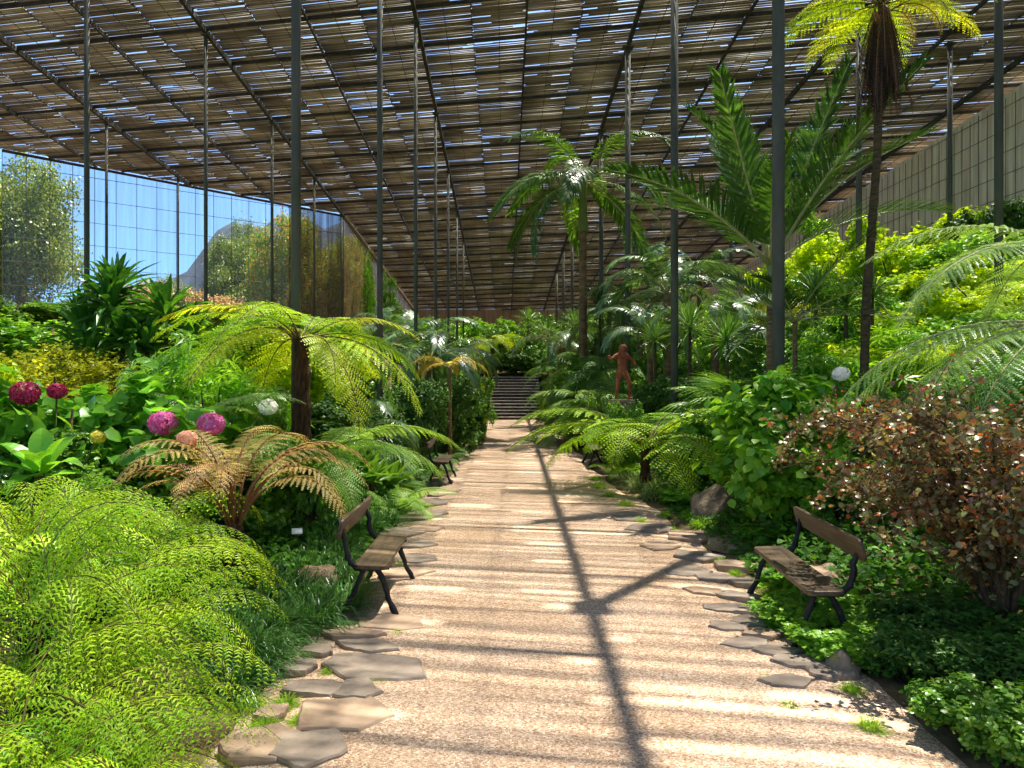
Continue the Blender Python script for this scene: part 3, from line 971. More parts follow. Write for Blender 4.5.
# posts
def post(x, y, r, label, zt=None):
    mb = MB()
    zb = G(x, y) - .15; zt = zt or roof_z(y) - .1
    mb.tube([(0, 0, 0), (0, 0, zt - zb)], [r, r], 14)
    mb.tube([(0, 0, .13), (0, 0, .18)], [r * 1.9, r * 1.9], 14)
    mb.box((0, 0, zt - zb - .02), (r * 4, r * 4, .03))
    o = obj('steel_post', mb.mesh('steel_post', M['steel']), None, (x, y, zb))
    return tag(o, label, 'post', 'roof posts')

ORD = ['first', 'second', 'third', 'fourth', 'fifth', 'sixth', 'seventh', 'eighth', 'ninth', 'tenth']
for i in range(8):
    post(3.9, 10.7 + 6.56 * i, .088, f'tall grey steel post, {ORD[i]} away along the row that begins by the spreading palm')
for i in range(7):
    post(-2.66, 9.55 + 6.4 * i, .060, f'tall slim steel post, {ORD[i]} away along the row that begins beside the yellow tree fern')
for i in range(5):
    post(-9.2, min(16.5 + 6.56 * i, 42.2), .058, f'thin dark post, {ORD[i]} away along the row that ends at the netted corner')
for i in range(4):
    post(10.5, 15.95 + 6.3 * i, .085, f'grey post, {ORD[i]} away along the row on the bright planted slope')
post(14.0, 23.6, .075, 'grey post high on the slope, close to the boarded wall')
post(-15.78, 29.7, .055, 'thin post standing before the blue sky in the netting')
post(-15.78, 36.2, .05, 'thin post at the top edge of the net, where beam meets netting')

# stairs
def build_stairs():
    t = thing('stone_staircase', 'dark stone staircase with pale worn edges at the far end of the path', 'stairs', (0.62, 39.6, 0))
    z, y = 0.0, 0.0
    for i in range(14):
        h = 2.32 / 14; dpt = .30 if i != 6 else 1.0
        w = 3.1 if i < 7 else 2.7
        mb = MB()
        mb.box((0, y + dpt / 2 + .25, z + h / 2 - .01), (w, dpt + .5, h - .02 + .005), None, 0)
        mb.box((0, y + .02, z + h - .012), (w + .01, .12, .045), None, 1)
        o = obj('step', mb.mesh('step', [M['stair'], M['stair_edge']]), t)
        bm_ = o.modifiers.new('bevel', 'BEVEL'); bm_.width = .008; bm_.segments = 2
        z += h; y += dpt
build_stairs()


# flagstones
def flagstone(x, y, a, b, rot, mat, label, group):
    rn = random.Random(int(x * 1000 + y * 777))
    n = rn.choice([5, 6, 6, 7])
    pts = []
    for i in range(n):
        an = 2 * PI * (i + rn.uniform(-.22, .22)) / n
        k = rn.uniform(.86, 1.12)
        pts.append((math.cos(an) * a * k * 1.36, math.sin(an) * b * k * 1.4))
    # finely divided, slightly ragged outline
    out = []
    for i in range(n):
        p, q = pts[i], pts[(i + 1) % n]
        for j in range(5):
            s = j / 5
            out.append((lerp(p[0], q[0], s) + rn.uniform(-.008, .008), lerp(p[1], q[1], s) + rn.uniform(-.008, .008)))
    m = len(out)
    h = rn.uniform(.022, .034)
    mb = MB()
    vs = [(px_, py_, -.04) for px_, py_ in out] + [(px_, py_, h - .012) for px_, py_ in out] + [(px_ * .955, py_ * .955, h + rn.uniform(-.002, .003)) for px_, py_ in out]
    fs = [(i, (i + 1) % m, m + (i + 1) % m, m + i) for i in range(m)] + [(m + i, m + (i + 1) % m, 2 * m + (i + 1) % m, 2 * m + i) for i in range(m)]
    fs += [tuple(2 * m + i for i in range(m))]
    mb.add(vs, fs)
    o = obj('flagstone', mb.mesh('flagstone', M[mat]), None, (x, y, max(0, G(x, y)) + .002), (rn.uniform(-.02, .02), rn.uniform(-.03, .03), rot))
    return tag(o, label, 'flagstone', group)

lab = 'irregular brown flagstone edging the gravel between the lacy ferns and the bench'
for px, py, a, b in ((312, 752, .16, .17), (262, 748, .17, .15), (343, 717, .26, .17), (272, 716, .08, .08), (315, 691, .15, .10), (357, 692, .13, .12),
                     (372, 669, .30, .17), (300, 668, .09, .09), (366, 648, .20, .09), (356, 636, .19, .08), (388, 624, .24, .14), (318, 652, .10, .08), (338, 614, .14, .10)):
    d = EYE * F / (py - CY)
    flagstone(wx(px, d), d, a, b, U(-.4, .4), 'stone' if px % 3 else 'stone_grey', lab, 'flagstones by the lacy ferns')
lab = 'flat flagstone edging the gravel beyond the bench that backs onto the grass tufts'
for px, py, a, b in ((405, 575, .24, .14), (416, 560, .2, .16), (420, 546, .18, .16), (398, 533, .26, .2), (427, 530, .17, .18), (418, 517, .28, .2), (436, 515, .14, .2), (432, 503, .2, .28), (445, 493, .18, .3), (440, 482, .2, .3)):
    d = EYE * F / (py - CY)
    flagstone(wx(px, d), d, a, b, U(-.4, .4), 'stone' if px % 2 else 'stone_grey', lab, 'flagstones beyond the near bench')
lab = 'grey flagstone laid between gravel and planting on the boarded wall side'
for px, py, a, b in ((628, 518, .2, .3), (650, 530, .24, .24), (690, 537, .28, .24), (660, 547, .18, .2), (738, 546, .30, .30), (695, 558, .22, .16), (735, 567, .2, .14), (688, 573, .18, .14), (716, 579, .16, .11), (745, 583, .12, .1),
                     (705, 593, .16, .1), (737, 597, .16, .09), (728, 610, .18, .09), (752, 622, .14, .1), (728, 628, .12, .09), (762, 636, .13, .08), (745, 645, .15, .09), (775, 652, .13, .09), (800, 664, .16, .10), (832, 672, .16, .10), (790, 684, .14, .09)):
    d = EYE * F / (py - CY)
    flagstone(wx(px, d), d, a, b, U(-.4, .4), 'stone_grey' if px % 3 else 'stone', lab, 'flagstones on the boarded wall side')


def boulder(x, y, a, b, h, label, seed, mat='boulder', sink=.1):
    import bmesh
    bm = bmesh.new()
    bmesh.ops.create_icosphere(bm, subdivisions=4, radius=1)
    for v in bm.verts:
        c = v.co.copy()
        k = 1 + .26 * noise.noise(c * 1.3 + Vector((seed, 0, 0))) + .10 * noise.noise(c * 3.3 + Vector((seed, 3, 0))) + .03 * noise.noise(c * 9)
        v.co = Vector((c.x * a * k, c.y * b * k, max(-.3, c.z) * h * k))
    me = bpy.data.meshes.new('boulder'); bm.to_mesh(me); bm.free()
    me.materials.append(M[mat]); me.polygons.foreach_set('use_smooth', [True] * len(me.polygons))
    o = obj('boulder', me, None, (x, y, G(x, y) - sink + .05), (0, 0, seed))
    return tag(o, label, 'rock')


d = 12.0
boulder(wx(715, 10.7), 10.7, .46, .34, .46, 'rounded brown boulder among low leaves at the foot of the leafy hydrangea', 1.3)
boulder(wx(318, 6.9), 6.9, .26, .2, .26, 'dark mossy boulder behind the grass tufts beside the near bench', 2.6)
boulder(wx(376, 7.9), 7.9, .28, .2, .16, 'low flat rock in shade under the bench backrest', 4.1)
boulder(wx(768, 9.2), 9.2, .26, .2, .2, 'small pale rock under the drooping copper-leaved shrub', 5.5, 'stone')
boulder(wx(818, 7.0), 7.0, .34, .24, .24, 'pale sunlit rock behind the bench seat by the copper shrub', 6.5, 'stone')
boulder(wx(828, 5.2), 5.0, .15, .12, .16, 'small pale rock just in front of the bench by the copper shrub', 7.7, 'stone')


# benches
def bench(x, y, rz, label, Lb=1.45):
    """plank bench on branch-shaped iron legs; faces local +X"""
    t = thing('park_bench', label, 'bench', (x, y, G(x, y)), rz, 1.0, 'garden benches')
    import bmesh

    def plank(name, c, size, tilt=0.0, rnd=.06):
        w, l, h = size
        pts = []
        for sx, sy, a0 in ((1, 1, 0), (-1, 1, 90), (-1, -1, 180), (1, -1, 270)):
            for k in range(5):
                a = rad(a0 + 22.5 * k)
                pts.append((sx * (w / 2 - rnd) + rnd * math.cos(a), sy * (l / 2 - rnd) + rnd * math.sin(a)))
        m = len(pts); mb = MB()
        mb.add([(p[0], p[1], -h / 2) for p in pts] + [(p[0], p[1], h / 2) for p in pts],
               [tuple(reversed(range(m))), tuple(range(m, 2 * m))] + [(i, (i + 1) % m, m + (i + 1) % m, m + i) for i in range(m)])
        o = obj(name, mb.mesh(name, M['bench_wood']), t, c, (0, tilt, 0))
        b = o.modifiers.new('bevel', 'BEVEL'); b.width = .008; b.segments = 2
        return o
    plank('seat', (0, 0, .415), (.27, Lb, .035), rad(2))
    plank('backrest', (-.25, 0, .72), (.17, Lb, .03), rad(-74), .05)
    for s in (-1, 1):
        yy = s * (Lb / 2 - .12)
        mb = MB()
        def branch(pts, rs):
            q, r = [], []
            rn = random.Random(int(s * 10 + len(pts)))
            for i in range(len(pts) - 1):
                for j in range(4):
                    q.append(Vector(pts[i]).lerp(Vector(pts[i + 1]), j / 4) + Vector((rn.uniform(-.007, .007), rn.uniform(-.007, .007), 0))); r.append(lerp(rs[i], rs[i + 1], j / 4) * rn.uniform(.85, 1.3))
            q.append(Vector(pts[-1])); r.append(rs[-1])
            return q, r
        mb.tube(*branch([(.03, yy, .40), (.09, yy, .27), (.13, yy + s * .01, .14), (.20, yy + s * .02, -.01)], [.024, .021, .02, .026]), 8)
        obj('leg', mb.mesh('leg', M['iron']), t)
        mb = MB()
        mb.tube(*branch([(-.06, yy, .40), (-.12, yy, .27), (-.18, yy + s * .01, .13), (-.27, yy + s * .02, -.02)], [.024, .021, .02, .026]), 8)
        obj('leg', mb.mesh('leg', M['iron']), t)
        mb = MB()
        mb.tube(*branch([(.14, yy, .388), (0, yy, .38), (-.14, yy, .385), (-.21, yy, .47), (-.225, yy, .60), (-.285, yy, .79)], [.016, .02, .024, .024, .021, .015]), 8)
        obj('back_bracket', mb.mesh('back_bracket', M['iron']), t)
    return t


bench(-1.09, 6.72, 0, 'weathered plank bench on gnarled iron legs beside the grass tufts', 1.32)
bench(2.33, 6.05, PI + rad(-4), 'brown plank bench half under the copper-leaved shrub', 1.5)
bench(-1.22, 14.9, 0, 'distant shaded bench set into the ferns by the dark shrubs', 1.4)
bench(2.08, 17.6, PI, 'distant bench just below the tip of the fan-shaped fern frond', 1.4)


# ================================================================== PLANTS
# --- lacy ferns filling the near corner
lab = 'bright yellow-green lacy fern in the dense near clump by the flagstones'
for x, y, s, up in ((-1.80, 2.7, .78, 0), (-2.0, 3.1, .88, .1), (-1.92, 3.5, .80, 0), (-2.35, 3.65, .95, .2), (-2.12, 4.1, .84, .1), (-2.6, 4.2, 1.05, .42), (-2.55, 4.7, .98, .4),
                    (-3.0, 4.7, 1.05, .4), (-2.3, 4.9, .8, .1), (-2.75, 5.3, .95, .35), (-3.4, 5.4, 1.1, .45), (-1.72, 3.1, .66, 0), (-2.2, 2.55, .85, 0), (-2.6, 5.5, .9, .3), (-3.0, 6.1, 1.0, .35)):
    t = fern(x, y, 'lacy', lab, 13, s * .96, 'lacy ferns in the near clump', (-22, 16), G(x, y) + up)
    if up: obj('trunk', trunk_mesh('fern_trunk', [(0, 0, -up - .1), (0, 0, -up * .5), (0, 0, .05)], .05, .05, M['fern_trunk'], shag=.2), t)

# --- copper young tree fern
d = 6.7
t = fern(wx(234, d), d, 'copper', 'young tree fern with bronze and copper fronds rising from a brown crown', 20, .94, None, (-14, 8), G(wx(238, d), d) + .50, name='tree_fern', cat='tree fern')
obj('trunk', trunk_mesh('copper_trunk', [(0, 0, -.75), (0, 0, -.1), (0, 0, .06)], .10, .08, M['fern_trunk'], shag=.2), t)

# --- green arching tree fern between copper fern and near bench
d = 9.2
tree_fern(wx(318, d), d, .95, 'tree_green', 'broad green tree fern arching down to the path behind the near bench', 17, 1.06, .08, (-10, 14))
fern(wx(395, 11), 11, 'tree_green', 'green fern with long fronds drooping onto the path edge', 11, .68, None, (-8, 16))

# --- yellow tree fern
d = 9.0
tree_fern(wx(301, d), d, 2.42, 'tree_yellow', 'yellow-green tree fern with a dark shaggy trunk and a flat spreading crown', 19, .98, .11, (-22, 18))

# --- hydrangea with flower heads
def flower_head_mesh(name, mat, seed, r=.1):
    rng = np.random.default_rng(seed)
    n = 300
    d_ = rng.normal(0, 1, (n, 3)); d_ /= np.linalg.norm(d_, axis=1, keepdims=True)
    p = d_ * r * np.array([1, 1, .82]) * (1 + rng.normal(0, .05, (n, 1)))
    tv, tf = [], []
    for i in range(4):
        a = PI / 2 * i; b = len(tv)
        tv += [[0, 0, 0], [math.cos(a - .5) * .62, math.sin(a - .5) * .62, .12], [math.cos(a) * .95, math.sin(a) * .95, .1], [math.cos(a + .5) * .62, math.sin(a + .5) * .62, .12]]
        tf.append((b, b + 1, b + 2, b + 3))
    V, L, S = scatter_leaves(p, d_, r * .27, (np.array(tv), tf), rng, .22, .2)
    return np_mesh(name, V, L, S, M[mat])
FH = {k: flower_head_mesh('flower_' + k, 'petal_' + k, i) for i, k in enumerate(('pink', 'crimson', 'peach', 'yellow', 'white'))}


def hydrangea(px, ytop, d, wpx, label, heads, kind='big', cat='hydrangea'):
    t = bush(px, ytop, d, wpx, kind, label, cat, 'hydrangea_bush', fine=False)
    mw = t.matrix_basis.inverted()
    for k, hx, hy, r, dd in heads:
        dd += .25
        p = mw @ Vector((wx(hx, dd), dd, wz(hy, dd)))
        o = obj('flower_head', FH[k], t, p, (0, 0, U(0, 6) - t.rotation_euler.z))
        sx = r / .1 / t.scale.x; sz = r / .1 / t.scale.z
        o.scale = (sx, sx, sz)
        o['label'] = {'pink': 'round pink flower head', 'crimson': 'deep crimson flower head', 'peach': 'faded peach flower head', 'yellow': 'greenish yellow flower bud', 'white': 'white flower head'}[k]
        mb = MB(); b = Vector((0, 0, .45)); mb.tube([b.lerp(Vector(p), .0) * .6 + Vector((p.x * .3, p.y * .3, 0)), Vector(p) * .96], .004, 5)
        obj('flower_stalk', mb.mesh('flower_stalk', M['stem_green']), t)
    return t

hydrangea(150, 394, 7.9, 200, 'large-leaved hydrangea with pink and peach flower heads behind the lacy ferns',
          [('pink', 163, 423, .125, 7.0), ('pink', 211, 424, .12, 7.1), ('peach', 187, 439, .08, 6.5), ('white', 268, 407, .10, 8.3), ('peach', 206, 455, .05, 7.1)], 'big')
hydrangea(50, 360, 7.3, 200, 'broad-leaved bush with crimson flower heads at the edge of the garden bed',
          [('crimson', 25, 393, .115, 6.5), ('crimson', 57, 391, .08, 6.8), ('yellow', 98, 437, .06, 6.3)], 'big')
# big paddle leaves near the crimson flowers
d = 6.3
lab = 'paddle-leaved plant with large smooth upright leaves in front of crimson flowers'
cane_plant(wx(40, d), d, [(0, 0, 1.0, .78)], 'paddle', lab, 'paddle_leaf_plant', 'plant')
cane_plant(wx(112, 7.4), 7.4, [(0, 0, 1.05, .7)], 'paddle', 'paddle-leaved plant with bright broad leaves behind the pink hydrangea', 'paddle_leaf_plant', 'plant')
bush(225, 425, 8.4, 130, 'mid', 'mid-green shrub filling the shade behind the copper fern')
d = 8.5
tree_fern(wx(205, d), d, 1.42, 'tree_pale', 'pale green fern whose frond arches above the pink hydrangea', 7, .52, .08, (-4, 14))
bush(110, 420, 7.4, 170, 'mid', 'leafy green shrub between hydrangea and lacy ferns')
bush(20, 425, 6.9, 150, 'mid', 'dark-stemmed green shrub under the crimson flowers')

# --- left middle distance
bush(60, 338, 11.5, 190, 'olive', 'olive-yellow small-leaved shrub below the dark strap-leaved plant')
bush(-20, 345, 10.5, 120, 'lime', 'lime shrub at the edge of the bed beside the olive shrub')
bush(130, 358, 10.8, 110, 'olive', 'small olive shrub right under the two strap-leaved plants')
d = 13.0
cane_plant(wx(112, d), d, [(0, 0, 2.6, 1.15), (-.6, .2, 2.2, 1.1), (.35, -.3, 2.0, 1.0), (-.1, .3, 2.95, .95), (-.3, -.3, 1.7, 1.0)], 'dracaena', 'tall dark green strap-leaved dracaena before the blue netting')
cane_plant(wx(166, d), d, [(0, 0, 2.6, 1.0), (.35, .2, 2.2, 1.0), (-.2, -.3, 2.0, .9)], 'dracaena', 'smaller strap-leaved dracaena beside the taller one')
bush(180, 340, 10.6, 125, 'palmate', 'dark umbrella-shaped shrub with lobed leaves between dracaena and yellow tree fern')
bush(215, 352, 9.6, 120, 'palmate', 'lobed-leaf shrub low in front of the umbrella-shaped shrub')
bush(240, 312, 17, 130, 'lime', 'sunny lime shrub behind the umbrella-shaped shrub')
bush(190, 318, 20, 110, 'lime', 'lime shrub under the thin post before the sky')
bush(290, 322, 18, 110, 'lime', 'lime shrub directly behind the yellow tree fern crown')
bush(25, 306, 17, 170, 'fresh', 'fresh green shrub below the net rail, behind the olive shrubs')
bush(-10, 290, 21, 120, 'mid', 'green shrub by the net rail with pale flowers')
bush(70, 335, 15, 130, 'mid', 'mid-green shrub just behind the tall dracaena')
bush(335, 312, 24, 80, 'fresh', 'green shrub seen above the yellow fern beneath the netting')
bush(235, 305, 27, 90, 'olive', 'olive shrub at the foot of the net wall')
bush(150, 305, 26, 120, 'fresh', 'shrub along the net rail behind the dracaenas')
bush(45, 300, 24, 130, 'mid', 'green shrub at the foot of the net wall beside the tall dracaena')
bush(315, 316, 27, 90, 'fresh', 'fresh green shrub behind the crown of the yellow tree fern, near the net')
bush(345, 335, 20, 80, 'mid', 'dense green shrub beside the slim post')
d = 9.6
palm(wx(243, 10.9), 10.9, .5, 'cycad', 'cycad with stiff dark fronds under the yellow tree fern', 16, 1.15, .12, (-5, 20), name='cycad')
bush(300, 418, 9.0, 60, 'mid', 'leafy shrub hiding the foot of the yellow tree fern')
bush(262, 402, 9.6, 60, 'lance', 'narrow-leaved shrub in front of the yellow tree fern trunk')
bush(268, 385, 10.8, 90, 'dark', 'dark shrub in the shade of the yellow tree fern')
bush(330, 392, 12.5, 120, 'dark', 'dark shrub behind the broad green tree fern')
bush(365, 380, 14, 100, 'dark', 'dark glossy shrub below the silvery palm')
d = 12.8
palm(wx(352, d), d, .7, 'palm_silver', 'silvery palm with drooping fronds behind the yellow tree fern', 14, .78, .07, (-20, 10))
cane_plant(wx(350, 10.9), 10.9, [(0, 0, .55, 1.0)], 'agave', 'broad-leaved rosette plant between the yellow and the broad green tree fern', 'rosette_plant', 'plant')
cane_plant(wx(392, 12.6), 12.6, [(0, 0, .25, .95)], 'agave', 'pale broad-leaved rosette plant close to the path behind the drooping fern', 'rosette_plant', 'plant')
cane_plant(wx(372, 11.4), 11.4, [(0, 0, .45, .8)], 'agave', 'yellowing rosette plant beside the two green ones', 'rosette_plant', 'plant')

palm(wx(428, 21), 21, 2.2, 'palm_silver', 'tall silvery palm with drooping fronds beside the slim posts', 16, 1.25, .09, (-20, 14))
palm(wx(395, 24), 24, 2.3, 'palm_silver', 'silvery palm behind the yellow fern near the corner of the net', 14, 1.1, .08, (-20, 14))
palm(wx(452, 27), 27, 2.2, 'palm_silver', 'silvery palm farther back beside the dark shrubs', 13, 1.1, .08, (-20, 14))
palm(wx(450, 18.5), 18.5, 2.35, 'palm_gold', 'palm with drooping golden fronds above the dark shrubs by the path', 6, .66, .06, (-12, 4))
bush(418, 375, 17, 75, 'dark', 'dark rounded shrub by the path, nearest the distant bench')
bush(447, 366, 20, 70, 'dark', 'dark glossy shrub under the golden palm fronds')
bush(462, 385, 22.5, 50, 'dark', 'dark shrub beside the lime shrub at the path')
bush(478, 383, 25, 26, 'lime', 'narrow bright lime shrub standing at the path side near the stairs', hmin=1.2)
bush(430, 345, 24, 70, 'mid', 'green shrub behind the dark rounded shrub')
bush(478, 366, 31, 36, 'mid', 'green shrub next to the foot of the stairs')
bush(465, 350, 33, 50, 'fresh', 'fresh green shrub above the lime shrub near the stairs')
lab = 'low green fern edging the path before the distant bench'
for px, dd, s in ((372, 12.4, .55), (400, 12.8, .5), (392, 14.2, .6), (418, 14.6, .5), (436, 16.8, .6), (446, 18.5, .6), (455, 20.5, .6), (462, 23, .6)):
    x = min(wx(px, dd), -1.45)
    fern(x, dd, 'deep', lab, 12, s, 'low ferns before the distant bench')
# climber at the corner
bush(368, 246, 46.0, 18, 'vine', 'bright climbing plant on the netted corner', 'climber', 'climbing_plant')
bush(390, 272, 48, 26, 'small', 'green climber spreading along the wall behind the corner', 'climber', 'climbing_plant')

# --- grass tufts along the path
lab = 'dark mondo grass tuft beside the near bench and flagstones'
for px, py, s in ((318, 622, .85), (345, 606, .8), (300, 606, .9), (330, 588, .9), (305, 580, .95), (280, 595, 1.0), (285, 630, .8), (350, 585, .7), (325, 566, .9), (296, 556, .9), (340, 566, .8), (270, 640, .8), (255, 655, .8), (240, 668, .8), (262, 668, .6), (232, 690, .7), (248, 640, .9), (225, 655, .9), (262, 610, .9), (330, 548, .8), (360, 560, .6)):
    dd = EYE * F / (py - CY); tuft(wx(px, dd), dd, 'dark', lab, s * 1.25, 'mondo grass by the near bench')
lab = 'dark grass tuft in the shade under the broad green tree fern'
for px, dd in ((300, 8.6), (330, 8.9), (350, 9.3), (368, 9.6), (318, 9.6), (385, 10.2), (275, 8.2), (398, 11.2), (345, 8.2)):
    tuft(wx(px, dd), dd, 'dark', lab, 1.05, 'grass under the broad green tree fern')
lab = 'small bright weed tuft growing in the flagstone joints'
for px, py, s in ((285, 705, .3), (300, 722, .25), (262, 728, .3), (378, 682, .2), (398, 634, .18), (330, 672, .2), (400, 565, .2), (420, 508, .3), (400, 512, .4), (412, 500, .4), (440, 474, .4), (345, 645, .15), (250, 705, .35)):
    dd = EYE * F / (py - CY); tuft(wx(px, dd), dd, 'bright', lab, s, 'weeds in the joints by the ferns', 'weed_tuft')
lab = 'bright weed tuft among the flagstones on the boarded wall side'
for px, py, s in ((640, 522, .35), (672, 530, .3), (700, 528, .5), (690, 520, .5), (665, 516, .4), (715, 548, .3), (722, 562, .25), (735, 574, .25), (712, 590, .15), (745, 596, .2), (625, 506, .5), (610, 497, .5), (600, 488, .5), (595, 480, .5), (645, 545, .18), (765, 678, .15), (790, 708, .2), (852, 690, .25), (706, 716, .1), (745, 525, .45), (758, 560, .3), (870, 728, .3), (770, 596, .4), (780, 575, .4), (790, 612, .4), (800, 585, .4)):
    dd = EYE * F / (py - CY); tuft(wx(px, dd), dd, 'bright', lab, s, 'weeds on the boarded wall side', 'weed_tuft')

# --- right side near
d = 13.2
for px, dd, s in ((650, 12.6, 1.0), (672, 12.4, 1.0), (690, 13.2, .9), (640, 13.6, 1.0), (660, 13.5, 1.1), (628, 14.6, 1.0), (610, 16.2, .8)):
    tuft(max(2.15, wx(px, dd)), dd, 'var', 'striped grass clump spilling onto the path below the fan-shaped fern', s, 'striped grass below the fan-shaped fern')
tree_fern(wx(645, 13.6), 13.6, .85, 'tree_bright', 'low tree fern with fan-shaped bright fronds spreading over the path edge', 16, 1.5, .06, (-22, 2))
fern(wx(622, 15.2), 15.2, 'tree_bright', 'yellow-green fern at the ground beside the distant bench', 10, .5, None, (-5, 15))
hydrangea(775, 366, 9.6, 165, 'leafy fresh green hydrangea with a single white flower head', [('white', 841, 374, .09, 8.6)], 'fresh')
hydrangea(800, 425, 9.2, 110, 'lower leafy hydrangea in front of the white-flowered one', [], 'fresh')
bush(725, 405, 13.0, 90, 'fresh', 'fresh green shrub behind the rounded boulder')
bush(690, 425, 12.9, 60, 'mid', 'green shrub between boulder and fan-shaped fern')
lab = 'low leafy groundcover patch at the foot of the hydrangea'
for px, py, w in ((690, 505, 60), (735, 510, 70), (770, 515, 60), (705, 495, 50), (760, 540, 50), (790, 540, 40)):
    dd = EYE * F / (py - CY)
    bush(px, py - 16, dd, w, 'fresh', lab, 'groundcover', 'groundcover_plant', 'groundcover below the hydrangea', hmin=.18)
lab = 'leafy green groundcover growing under the bench by the copper shrub'
for px, dd, w in ((790, 5.9, 75), (818, 5.6, 70), (800, 6.6, 80), (845, 5.2, 90), (838, 6.0, 80), (870, 5.4, 80)):
    bush(px, 384 + (EYE - .24) / dd * F, dd, w, 'fresh', lab, 'groundcover', 'groundcover_plant', 'groundcover under the bench', hmin=.22)
lab = 'dark ivy-like plant with pointed leaves in the near corner below the copper shrub'
for px, dd, w in ((955, 4.15, 90), (1000, 4.0, 120), (950, 4.7, 90), (1010, 4.5, 110), (1020, 3.75, 100), (905, 4.9, 70), (985, 5.2, 110), (925, 5.4, 90)):
    bush(px, 384 + (EYE - .36) / dd * F, dd, w, 'lance_dark' if dd > 4.3 else 'mid', lab, 'plant', 'ivy_plant', 'dark plants in the near corner', hmin=.2)

# copper-leaved shrub: arching branches with leaves
def copper_shrub():
    d = 5.6
    x0, y0 = 3.6, 5.45
    t = thing('copper_shrub', 'large arching shrub with copper, red and olive leaves overhanging the bench', 'shrub', (x0, y0, G(x0, y0)))
    rng = np.random.default_rng(5); rn = random.Random(5)
    P, Nn = [], []
    for i in range(34):
        a = rn.uniform(0, 2 * PI) if i % 3 else rn.uniform(rad(130), rad(250))
        h = Vector((math.cos(a), math.sin(a), 0))
        reach = rn.uniform(.5, 1.3); ht = rn.uniform(.95, 1.78)
        if h.x < -.3: reach *= 1.25
        pts = []
        for j in range(9):
            q = j / 8
            pts.append(h * (.06 + reach * q ** 1.35) + Vector((0, 0, ht * math.sin(q * PI * .62) / math.sin(PI * .5) * (1 - .1 * q))) + Vector((rn.uniform(-.02, .02), rn.uniform(-.02, .02), 0)))
        mb = MB(); mb.tube(pts, [lerp(.020, .004, j / 8) for j in range(9)], 6)
        # side twigs
        tw = []
        for k in range(26):
            q = rn.uniform(.22, 1.0); i0 = min(7, int(q * 8)); b = pts[i0].lerp(pts[i0 + 1], q * 8 - i0)
            dd = Vector((rn.gauss(0, 1), rn.gauss(0, 1), rn.gauss(.25, .6))).normalized()
            ln = rn.uniform(.12, .48)
            e = b + dd * ln
            if e.z < .25: e.z = .25
            mb.tube([b, e], [.004, .002], 4, cap=False)
            for m in range(17):
                s = rn.uniform(.15, 1.05)
                p = b.lerp(e, s) + Vector((rn.gauss(0, .025), rn.gauss(0, .025), rn.gauss(0, .025)))
                P.append(p); Nn.append((dd.x * .3, dd.y * .3, .8))
        obj('branch', mb.mesh('branch', M['stem_brown']), t)
    V, L, S = scatter_leaves(np.array([tuple(p) for p in P]), np.array(Nn), .040, LEAF_OVAL, rng, .6, .45)
    obj('foliage', np_mesh('copper_foliage', V, L, S, M['leaf_red']), t)
copper_shrub()

# --- pale tree ferns reaching in from beyond the frame
def aimed_tree_fern(x, y, zc, label, az, pitches, s, kind='tree_pale'):
    h = zc - G(x, y)
    t = thing('tree_fern', label, 'tree fern', (x, y, G(x, y)))
    obj('trunk', trunk_mesh('fern_trunk', [(0, 0, -.1), (.04, .02, h * .5), (0, 0, h)], .13, .10, M['fern_trunk'], shag=.15), t)
    ms = fronds(kind)
    for i, (a, p) in enumerate(zip(az, pitches)):
        a = rad(a)
        mw = Matrix.Translation((.06 * math.cos(a), .06 * math.sin(a), h - .02)) @ Matrix.Rotation(a, 4, 'Z') @ Matrix.Rotation(-rad(p), 4, 'Y') @ Matrix.Scale(s * U(.92, 1.06), 4)
        frond_obj('frond', ms[i % 4], t, mw)
    return t
aimed_tree_fern(5.35, 7.0, 3.15, 'tall pale tree fern whose long frond reaches in over the bright slope', (172, 196, 110, 80, 50, 20, 350, 320), (0, -12, 8, 4, 4, 0, 0, 0), .92)
aimed_tree_fern(4.75, 6.35, 2.42, 'lower pale tree fern drooping behind the copper-leaved shrub', (170, 188, 150, 100, 60, 20, 206, 330), (-22, -28, -16, -4, 0, 0, -34, 0), .95)

# --- tall tree fern with a skirt of dead fronds
d = 11.5
x0 = wx(862, d); zb = G(x0, d); zc = wz(2, d)
t = thing('tree_fern', 'very tall slender tree fern with a hanging brown skirt of dead fronds', 'tree fern', (x0, d, zb - .05))
top = Vector((wx(882, d) - x0, 0, zc - zb))
obj('trunk', trunk_mesh('tall_fern_trunk', [(0, 0, -.1), (.06, 0, top.z * .33), (top.x * .75, 0, top.z * .66), top], 0.068, .055, M['slim_trunk'], rings=1, shag=.08), t)
ms = fronds('tree_yellow'); md = fronds('dead')
for i in range(15):
    a = i * 2.39996
    mw = Matrix.Translation(top) @ Matrix.Rotation(a, 4, 'Z') @ Matrix.Rotation(-rad(U(-16, 14)), 4, 'Y') @ Matrix.Scale(U(.85, 1.05), 4)
    frond_obj('frond', ms[(i * 3 + 1) % 4], t, mw)
for i in range(78):
    a = i * 2.39996
    mw = Matrix.Translation(top + Vector((.10 * math.cos(a), .10 * math.sin(a), -.02 - .03 * (i % 14)))) @ Matrix.Rotation(a, 4, 'Z') @ Matrix.Rotation(-rad(U(-6, 10)), 4, 'Y') @ Matrix.Scale(U(.75, 1.1), 4)
    o = obj('dead_frond', md[i % 4], t, mw=mw)
